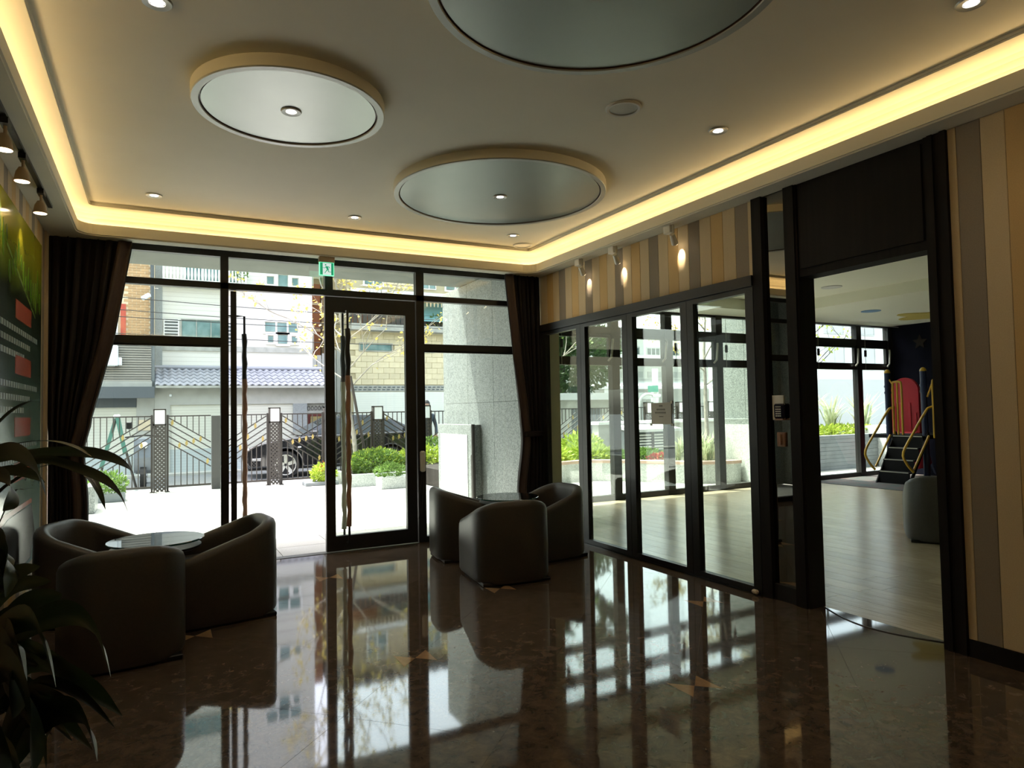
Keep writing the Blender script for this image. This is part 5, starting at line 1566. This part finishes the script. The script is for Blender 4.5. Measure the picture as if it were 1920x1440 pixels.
# left house with slatted balcony
lh = thing('brown_house', 'orange tiled house with a weathered slatted balcony at the left', 'house', (-2.5, 20.5, 0))
B(-7, -0.041, 20.6, 28, 2.2, 11.5).build('wall', 'cream_strip', lh)
om = MB().bbox(0.003, 0.297, -0.012, 0.0, 0.003, 0.067, 0.003).mesh('wall_tile', 'orange_tile')
for j in range(34):
    for i in range(3):
        xx = -0.72 + i * 0.2 + (0.1 if j % 2 else 0)
        piece(om, 'wall_tile', lh, (xx - 0.05, 20.6, 3.45 + j * 0.07), scale=(0.62, 1, 1))
for fz in (0, 2.6, 5.2):
    win(lh, -2.2, -0.95, 3.6 + fz, 4.35 + fz, 20.6, nx=2)
B(-0.84, -0.72, 20.56, 20.6, 3.4, 4.5).build('red_couplet', 'red_paper', lh)
bk = B(-3.5, -0.041, 20.02, 20.6, 2.26, 3.42).build('balcony_core', 'concrete_dark', lh)
sm = MB().bbox(0, 3.38, -0.03, 0.0, 0.0, 0.045, 0.006).mesh('slat', 'louver_brown')
for k in range(16):
    piece(sm, 'slat', bk, (-3.5, 20.02, 2.42 + k * 0.062))
B(-3.5, -0.10, 19.96, 20.05, 3.40, 3.50).build('balcony_rail', 'concrete', lh)
B(-3.5, -0.10, 19.95, 20.05, 2.28, 2.42).build('balcony_curb', 'concrete', lh)
B(-5, -0.041, 19.7, 20.6, 2.06, 2.26).build('canopy_slab', 'concrete_dark', lh)
B(-5, -0.041, 19.65, 19.72, 1.98, 2.27).build('canopy_fascia', 'slate', lh)
B(-5, -0.45, 20.02, 20.3, 1.75, 2.0).build('shutter_box', 'slate', lh)
B(-5, -0.46, 20.1, 20.15, 0.55, 1.76).build('shutter', 'shutter', lh)
B(-5, -0.46, 20.1, 20.15, -0.04, 0.55).build('shutter_foot', 'shutter_blue', lh)
B(-0.46, -0.041, 20.02, 20.6, -0.04, 2.2).build('pier', 'concrete', lh)
B(-0.42, -0.14, 20.0, 20.02, 1.15, 1.42).build('wall_sign', 'cream_strip', lh)
MB().tube([(-0.105, 20.5, 0), (-0.105, 20.5, 8)], 0.045, 8).build('drain_pipe', 'slate', lh)
t = thing('air_conditioner', 'white air conditioner hung on the slatted balcony', 'air conditioner', (-1.05, 19.85, 2.85))
MB().bbox(-1.30, -0.86, 19.74, 19.985, 2.80, 3.32, 0.02).build('case', 'lamp_white', t)
MB().bbox(-0.86, -0.78, 19.80, 19.985, 2.82, 3.02, 0.01).build('valve_cover', 'lamp_white', t)
B(-1.18, -1.0, 19.735, 19.742, 3.22, 3.25).build('badge', 'ledge_grey', t)
for xx in (-1.25, -0.92):
    B(xx, xx + 0.03, 19.76, 20.0, 2.765, 2.80).build('bracket', 'iron', t)
t = thing('cctv_camera', 'white security camera on the brown house corner pipe', 'camera', (-0.2, 20.4, 4.7))
MB().tube([(-0.32, 20.2, 4.62), (-0.18, 20.35, 4.74)], 0.06, 10).build('housing', 'lamp_white', t)
MB().tube([(-0.2, 20.35, 4.72), (-0.1, 20.6, 4.72)], 0.025, 8).build('arm', 'lamp_white', t)

# grey corrugated shed between the houses
gs = thing('grey_shed', 'grey corrugated shed between the white and yellow houses', 'shed', (5.0, 23, 0))
for k in range(7):
    xx = 4.35 + k * 0.16
    B(xx, xx + 0.13, 22.6, 22.66, 0, 3.3 - 0.0 + 0.06 * k).build('sheet', 'white_grey', gs)
B(4.3, 5.45, 22.66, 25.8, 0, 3.3).build('core', 'concrete', gs)
bo = thing('brick_house', 'tall orange brick house behind the grey shed', 'house', (5.2, 26, 0))
B(4.25, 5.5, 26, 32, 0, 8.5).build('wall', 'brick_orange', bo)
for fz in (3.9, 6.3):
    win(bo, 4.6, 5.2, fz, fz + 0.9, 26, nx=2)
for k in range(5):
    B(4.25, 5.5, 25.96, 26.0, 3.6 + k * 1.0, 3.7 + k * 1.0).build('band', 'cream_strip', bo)

# yellow stone house
yh = thing('yellow_house', 'pale yellow stone-block house behind the closed door', 'house', (7.5, 22, 0))
B(5.55, 10.2, 22.012, 29, 0, 7.0).build('wall', 'mortar', yh)
sm2 = MB().bbox(0.003, 0.377, -0.02, 0.02, 0.003, 0.187, 0.006).mesh('stone_block', 'stone_yellow')
for j in range(9):
    for i in range(11):
        xx = 5.58 + i * 0.38 - (0.19 if j % 2 else 0)
        if xx < 5.5: continue
        zz = 2.42 + j * 0.19
        if zz > 3.45 and zz < 3.75 and (5.80 < xx + 0.19 < 7.08 or 8.0 < xx + 0.19 < 8.6): continue
        piece(sm2, 'stone_block', yh, (xx, 22.0, zz))
B(5.55, 10.2, 21.99, 22.02, 4.1, 4.18).build('wall_head', 'stone_yellow', yh)
win(yh, 5.92, 7.0, 3.55, 3.78, 22.0, frame='ledge_grey', t=0.03)
win(yh, 8.05, 8.5, 3.55, 3.78, 22.0, frame='ledge_grey', t=0.03)
B(5.56, 10.2, 21.6, 22.02, 4.18, 4.40).build('balcony_ledge', 'ledge_grey', yh)
w = MB()
for k in range(29): w.box(5.6 + k * 0.16, 5.47 + k * 0.16, 21.66, 21.68, 4.40, 4.75)
w.box(5.56, 10.2, 21.65, 21.69, 4.73, 4.77); w.build('balcony_railing', 'iron', yh)
B(5.55, 10.2, 21.98, 22.012, 2.20, 2.40).build('vent_strip', 'ledge_grey', yh)
w = MB()
for r_ in range(2):
    for k in range(26):
        xx = 5.7 + k * 0.16 + (0.03 if r_ else 0)
        w.box(xx, xx + 0.10, 21.972, 21.98, 2.24 + r_ * 0.08, 2.275 + r_ * 0.08)
w.build('vent_slots', 'slate', yh)
B(5.7, 9.6, 21.97, 22.012, -0.04, 2.18).build('roll_shutter', 'shutter_white', yh)
MB().prism([(21.2, 5.2), (22.0, 5.55), (22.0, 5.62), (21.2, 5.27)], 5.6, 10.2, 'x').build('eave', 'window_white', yh)
w = MB()
for k in range(35): w.box(5.65 + k * 0.13, 5.66 + k * 0.13, 21.18, 21.24, 5.0, 5.2)
w.build('eave_slats', 'cream_strip', yh)
win(yh, 6.6, 7.9, 4.5, 5.15, 22.0, m='teal_glass', frame='ledge_grey', nx=2)
B(5.6, 6.4, 21.98, 22.01, 4.45, 5.2).build('shade_panel', 'brick_orange', yh)
MB().prism([(21.5, 4.55), (22.0, 5.25), (22.0, 5.15), (21.55, 4.55)], 7.95, 9.4, 'x').build('awning', 'teal_awning', yh)
win(yh, 6.1, 6.7, 5.75, 6.5, 22.0, nx=2, nz=2); win(yh, 7.9, 8.6, 5.75, 6.5, 22.0, m='teal_glass', nx=3, nz=3, t=0.025); win(yh, 9.0, 9.7, 5.75, 6.5, 22.0, nx=2)
for k in range(8): B(6.75, 7.8, 21.985, 22.012, 5.7 + k * 0.11, 5.78 + k * 0.11).build('cladding_board', 'cream_strip', yh)
rf2 = MB().prism([(21.3, 6.95), (25.5, 8.6), (29.5, 6.95)], 5.55, 10.3, 'x').build('roof', 'slate', yh)
for j in range(6):
    for i in range(13):
        piece(tile_me, 'roof_tile', rf2, (5.6 + i * 0.37, 21.3 + j * 0.5, 6.97 + j * 0.5 * 0.393), (math.atan(0.393), 0, 0), (2.05, 2.0, 1.6))
leaf_cloud(260, 8.6, 21.7, 4.62, 0.7, 0.12, 0.16, 0.06, 0.14, seed=41, shell=0.2).build('balcony_plants', 'leaf_green', yh)

# overhead cables in front of the houses
for k, (z0, z1, sag) in enumerate(((4.62, 4.28, 0.10), (4.30, 4.05, 0.12), (4.10, 3.92, 0.10), (3.66, 3.50, 0.08))):
    path = [(-4 + 0.9 * i, 19.3, z0 + (z1 - z0) * i / 16 - sag * math.sin(PI * i / 16)) for i in range(17)]
    o = MB().tube(path, 0.010, 5).build('power_cable', 'cable')
    tag(o, ('highest', 'second highest', 'third highest', 'lowest')[k] + ' black overhead cable in front of the houses', 'cable')

# ================================================================== GARDEN OUTSIDE THE PLAYROOM
gp = thing('garden_planter', 'curved granite planter with a pinkish coping outside the playroom', 'planter', (8.0, 12.2, -0.015))
base = catmull([(4.95, 10.9, 0), (6.2, 11.5, 0), (7.4, 11.85, 0), (8.1, 11.8, 0), (8.75, 11.1, 0), (9.3, 10.25, 0), (10.0, 9.9, 0), (10.32, 9.9, 0)], 30)
def wall_ribbon(path, th, z0, z1):
    vs, fs = [], []
    for i, p in enumerate(path):
        t = (path[min(i + 1, len(path) - 1)] - path[max(i - 1, 0)]).normalized(); n = Vector((-t.y, t.x, 0))
        a, b = p, p + n * th
        vs += [(a.x, a.y, z0), (b.x, b.y, z0), (b.x, b.y, z1), (a.x, a.y, z1)]
    for i in range(len(path) - 1):
        for k in range(4):
            fs.append((i * 4 + k, i * 4 + (k + 1) % 4, i * 4 + 4 + (k + 1) % 4, i * 4 + 4 + k))
    fs += [(0, 1, 2, 3), tuple(len(vs) - 4 + k for k in range(4))]
    return MB().add(vs, fs)
wall_ribbon(base, 0.15, -0.015, 0.36).build('wall', 'granite_pale', gp)
wall_ribbon([p + Vector((0.0, -0.03, 0)) for p in base], 0.24, 0.36, 0.42).build('coping', 'copper_cap', gp)
soil = [(p.x, p.y + 0.1) for p in base] + [(10.32, 14.9), (4.95, 14.9)]
MB().prism(soil, 0.0, 0.34, 'z').build('soil', 'soil', gp)
def bank(name, label, cx, cy, cz, rx, ry, rz, n, m, seed, s0=0.06, s1=0.13, extra=None):
    t = thing(name, label, 'shrub', (cx, cy, 0.34))
    leaf_cloud(n, cx, cy, cz, rx, ry, rz, s0, s1, seed=seed, shell=0.35).build('foliage', m, t)
    if extra: leaf_cloud(*extra[1], **extra[2]).build('new_growth', extra[0], t)
    return t
bank('lime_shrub', 'lime-green shrub behind the far end of the folding doors', 7.35, 12.5, 0.46, 0.6, 0.5, 0.24, 1500, 'leaf_lime', 51)
bank('lime_shrub', 'bright lime shrub seen through the second folding leaf', 8.45, 12.6, 0.46, 0.65, 0.6, 0.24, 1800, 'leaf_lime', 52)
bank('lime_shrub', 'tall lime shrub with upright shoots behind the planter', 8.9, 13.5, 0.55, 0.5, 0.5, 0.34, 900, 'leaf_lime', 53, 0.08, 0.18)
bank('green_hedge', 'clipped green hedge below the louvred vent', 9.75, 12.3, 0.38, 0.55, 0.6, 0.15, 1700, 'leaf_green', 54)
bank('green_hedge', 'dark green shrub at the left end of the planter', 6.3, 12.8, 0.6, 0.5, 0.5, 0.34, 1000, 'leaf_green', 56)
bank('red_flowerbed', 'low patch of rust-red flowers on the planter', 9.55, 11.35, 0.42, 0.35, 0.25, 0.09, 420, 'flower_red', 55, 0.04, 0.08)
for (x, y, lb, sd, hh) in ((9.62, 10.80, 'arching pale grass clump beside the mullion', 61, 0.55), (9.85, 10.40, 'drooping pale grass clump at the planter end', 62, 0.65)):
    t = thing('grass_clump', lb, 'grass', (x, y, 0.34))
    grass_cloud(170, x - 0.18, x + 0.18, y - 0.18, y + 0.18, 0.34, hh, 0.008, sd, 0.95).build('blades', 'leaf_pale', t)
rtree('garden_tree', 'slim pale-trunked tree in the playroom garden', (7.95, 13.3, 0.3), (8.1, 13.8, 4.3), 0.075, 71, 1, 'leaf_green', 260, 0.10, crown_from=0.55)
rtree('maple_tree', 'tree with yellow-brown leaves beyond the playroom window', (13.3, 14.0, 0.0), (13.5, 14.1, 4.6), 0.07, 72, 2, 'leaf_yellow', 2600, 0.10, crown_from=0.45)
rtree('shade_tree', 'large dark green tree behind the grey shed', (13.9, 22.3, -0.1), (13.9, 22.3, 6.0), 0.22, 73, 2, 'leaf_dark', 5200, 0.30, 'bark_dark', 0.9, 0.3)
bank('tree_crown', 'dense dark green foliage above the shed roof', 14.2, 21.6, 3.5, 1.9, 0.9, 1.4, 3600, 'leaf_dark', 74, 0.12, 0.26)

# ramp wall with white coping, vent box, grey shed
rw = thing('ramp_wall', 'grey-green ramp wall with a white coping under the fence', 'wall', (12.8, 15.0, 0))
B(10.4, 16.5, 14.9, 15.2, -0.015, 1.06).build('wall', 'concrete', rw)
B(10.35, 16.6, 14.82, 15.25, 1.06, 1.14).build('coping', 'white_wall', rw)
vb = thing('vent_housing', 'low white-roofed housing with horizontal grey louvres', 'vent', (11.7, 14.4, 0))
B(11.0, 12.4, 14.3, 14.8, 0.0, 0.86).build('box', 'concrete_dark', vb)
MB().prism([(14.05, 0.86), (14.85, 0.98), (14.85, 1.05), (14.05, 0.93)], 10.85, 12.5, 'x').build('roof', 'white_grey', vb)
for k in range(8):
    for a, b in ((11.07, 11.63), (11.71, 12.31)):
        B(a, b, 14.24, 14.29, 0.22 + k * 0.075, 0.265 + k * 0.075).build('louver_blade', 'white_grey', vb)
B(11.63, 11.71, 14.22, 14.3, 0.0, 0.86).build('centre_post', 'iron', vb)
sh = thing('concrete_shed', 'flat-roofed grey shed behind the garden fence', 'shed', (11.3, 19, 0))
B(10.3, 14.6, 18.4, 20.5, -0.04, 1.78).build('wall', 'concrete', sh)
B(10.1, 14.8, 18.1, 20.7, 1.78, 2.0).build('roof', 'white_grey', sh)
B(11.8, 12.9, 18.36, 18.4, -0.04, 1.5).build('doorway', 'slate', sh)

# white building with stepped eaves
wb = thing('white_hall', 'large white building with stepped eaves beyond the garden', 'building', (19.5, 26, 0))
B(14.8, 26, 27.0, 33, 0, 5.2).build('wall', 'white_wall', wb)
for z, y0 in ((2.35, 24.6), (3.6, 25.4), (5.2, 25.8)):
    e = MB().prism([(y0, z), (27.2, z + 0.5), (27.2, z + 0.62), (y0, z + 0.14)], 14.0, 27, 'x').build('eave', 'white_wall', wb)
for k in range(8):
    win(wb, 15.4 + k * 1.3, 16.2 + k * 1.3, 4.0, 4.5, 27.0, m='dark_glass', frame='white_grey', nx=3)
    B(15.4 + k * 1.3, 16.4 + k * 1.3, 26.96, 27.0, 3.0, 3.3).build('panel', 'white_grey', wb)
for k in range(5):
    B(15.0 + k * 2.6, 15.35 + k * 2.6, 24.7, 25.05, 0, 2.5).build('column', 'white_wall', wb)
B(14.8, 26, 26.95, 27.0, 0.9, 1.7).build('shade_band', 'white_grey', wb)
tw = thing('pavilion_tower', 'small white roof pavilion with a flared cornice against the sky', 'tower', (20.5, 34.5, 5))
B(19.5, 21.6, 33.5, 35.5, -0.5, 6.55).build('tower_wall', 'white_wall', tw)
MB().prism([(19.5, 6.55), (21.6, 6.55), (22.1, 6.95), (22.1, 7.05), (19.0, 7.05), (19.0, 6.95)], 33.2, 35.8, 'y').build('cornice', 'white_grey', tw)
for k in range(4): win(tw, 19.7 + k * 0.47, 19.95 + k * 0.47, 5.75, 6.2, 33.5, m='dark_glass', frame='white_grey')
t = thing('street_sign', 'green street sign on a white post beyond the fence', 'sign', (16.0, 19.3, 0))
MB().tube([(16.0, 19.3, -0.04), (16.0, 19.3, 2.9)], 0.11, 10).build('post', 'white_wall', t)
B(15.55, 16.0, 19.14, 19.17, 2.05, 2.28).build('sign_plate', 'sign_green', t)
t = thing('street_lamp', 'slim pale street lamp with a curved arm beyond the garden', 'lamp', (13.9, 17.6, 0))
MB().tube(catmull([(13.9, 17.6, -0.04), (13.9, 17.6, 1.3), (13.96, 17.6, 1.75), (14.2, 17.6, 1.93), (14.5, 17.6, 1.9)], 16), 0.045, 8).build('pole', 'white_grey', t, True)
MB().bbox(14.45, 14.75, 17.5, 17.7, 1.83, 1.93, 0.02).build('lamp_head', 'lamp_white', t)

# east garden seen through the doorway
ew = thing('garden_wall', 'low grey concrete garden wall outside the far playroom window', 'wall', (13.8, 10.5, 0))
for k in range(9):
    B(11.3, 15.4, 10.40 + (0.008 if k % 2 else 0), 10.6, -0.015 + k * 0.088, 0.07 + k * 0.088).build('board_course', 'concrete_dark', ew)
B(15.4, 18.5, 9.6, 11.0, -0.015, 0.95).build('granite_return', 'granite_pale', ew)
B(11.3, 22, 10.6, 12.6, -0.015, 0.70).build('soil', 'soil', ew)
bank('ground_cover', 'bright green ground cover on top of the grey garden wall', 14.6, 11.0, 0.80, 2.2, 0.35, 0.16, 2600, 'leaf_lime', 81, 0.05, 0.12)
for k, (x, lb) in enumerate(((14.0, 'left spiky yellow-green plant behind the garden wall'), (14.9, 'middle spiky yellow-green plant behind the garden wall'), (16.1, 'right spiky plant beside the play frame post'))):
    t = thing('spiky_plant', lb, 'plant', (x, 11.3, 0.7))
    grass_cloud(46, x - 0.08, x + 0.08, 11.22, 11.38, 0.70, 1.0, 0.025, 90 + k, 0.85).build('blades', 'leaf_pale', t)
fw = thing('screen_fence', 'pale perforated screen wall behind the spiky plants', 'fence', (18, 13.6, 0))
B(16.4, 30, 13.6, 13.75, 0, 2.25).build('screen', 'white_wall', fw)
far_w = thing('pale_apartment', 'pale apartment block rising beyond the screen wall', 'building', (35, 24, 0))
B(28, 46, 24, 32, 0, 9).build('wall', 'white_wall', far_w)
for k in range(6):
    for j in range(3):
        win(far_w, 28.8 + k * 2.6, 30.3 + k * 2.6, 3.4 + j * 1.9, 4.6 + j * 1.9, 24, m='white_grey', frame='white_grey', nx=2)
rtree('corner_tree', 'bare twig tree with yellow-green leaves beyond the far playroom window', (17.3, 14.6, 0.0), (17.0, 14.4, 5.2), 0.08, 77, 2, 'leaf_lime', 500, 0.13, 'bark_dark', 0.9, 0.35)
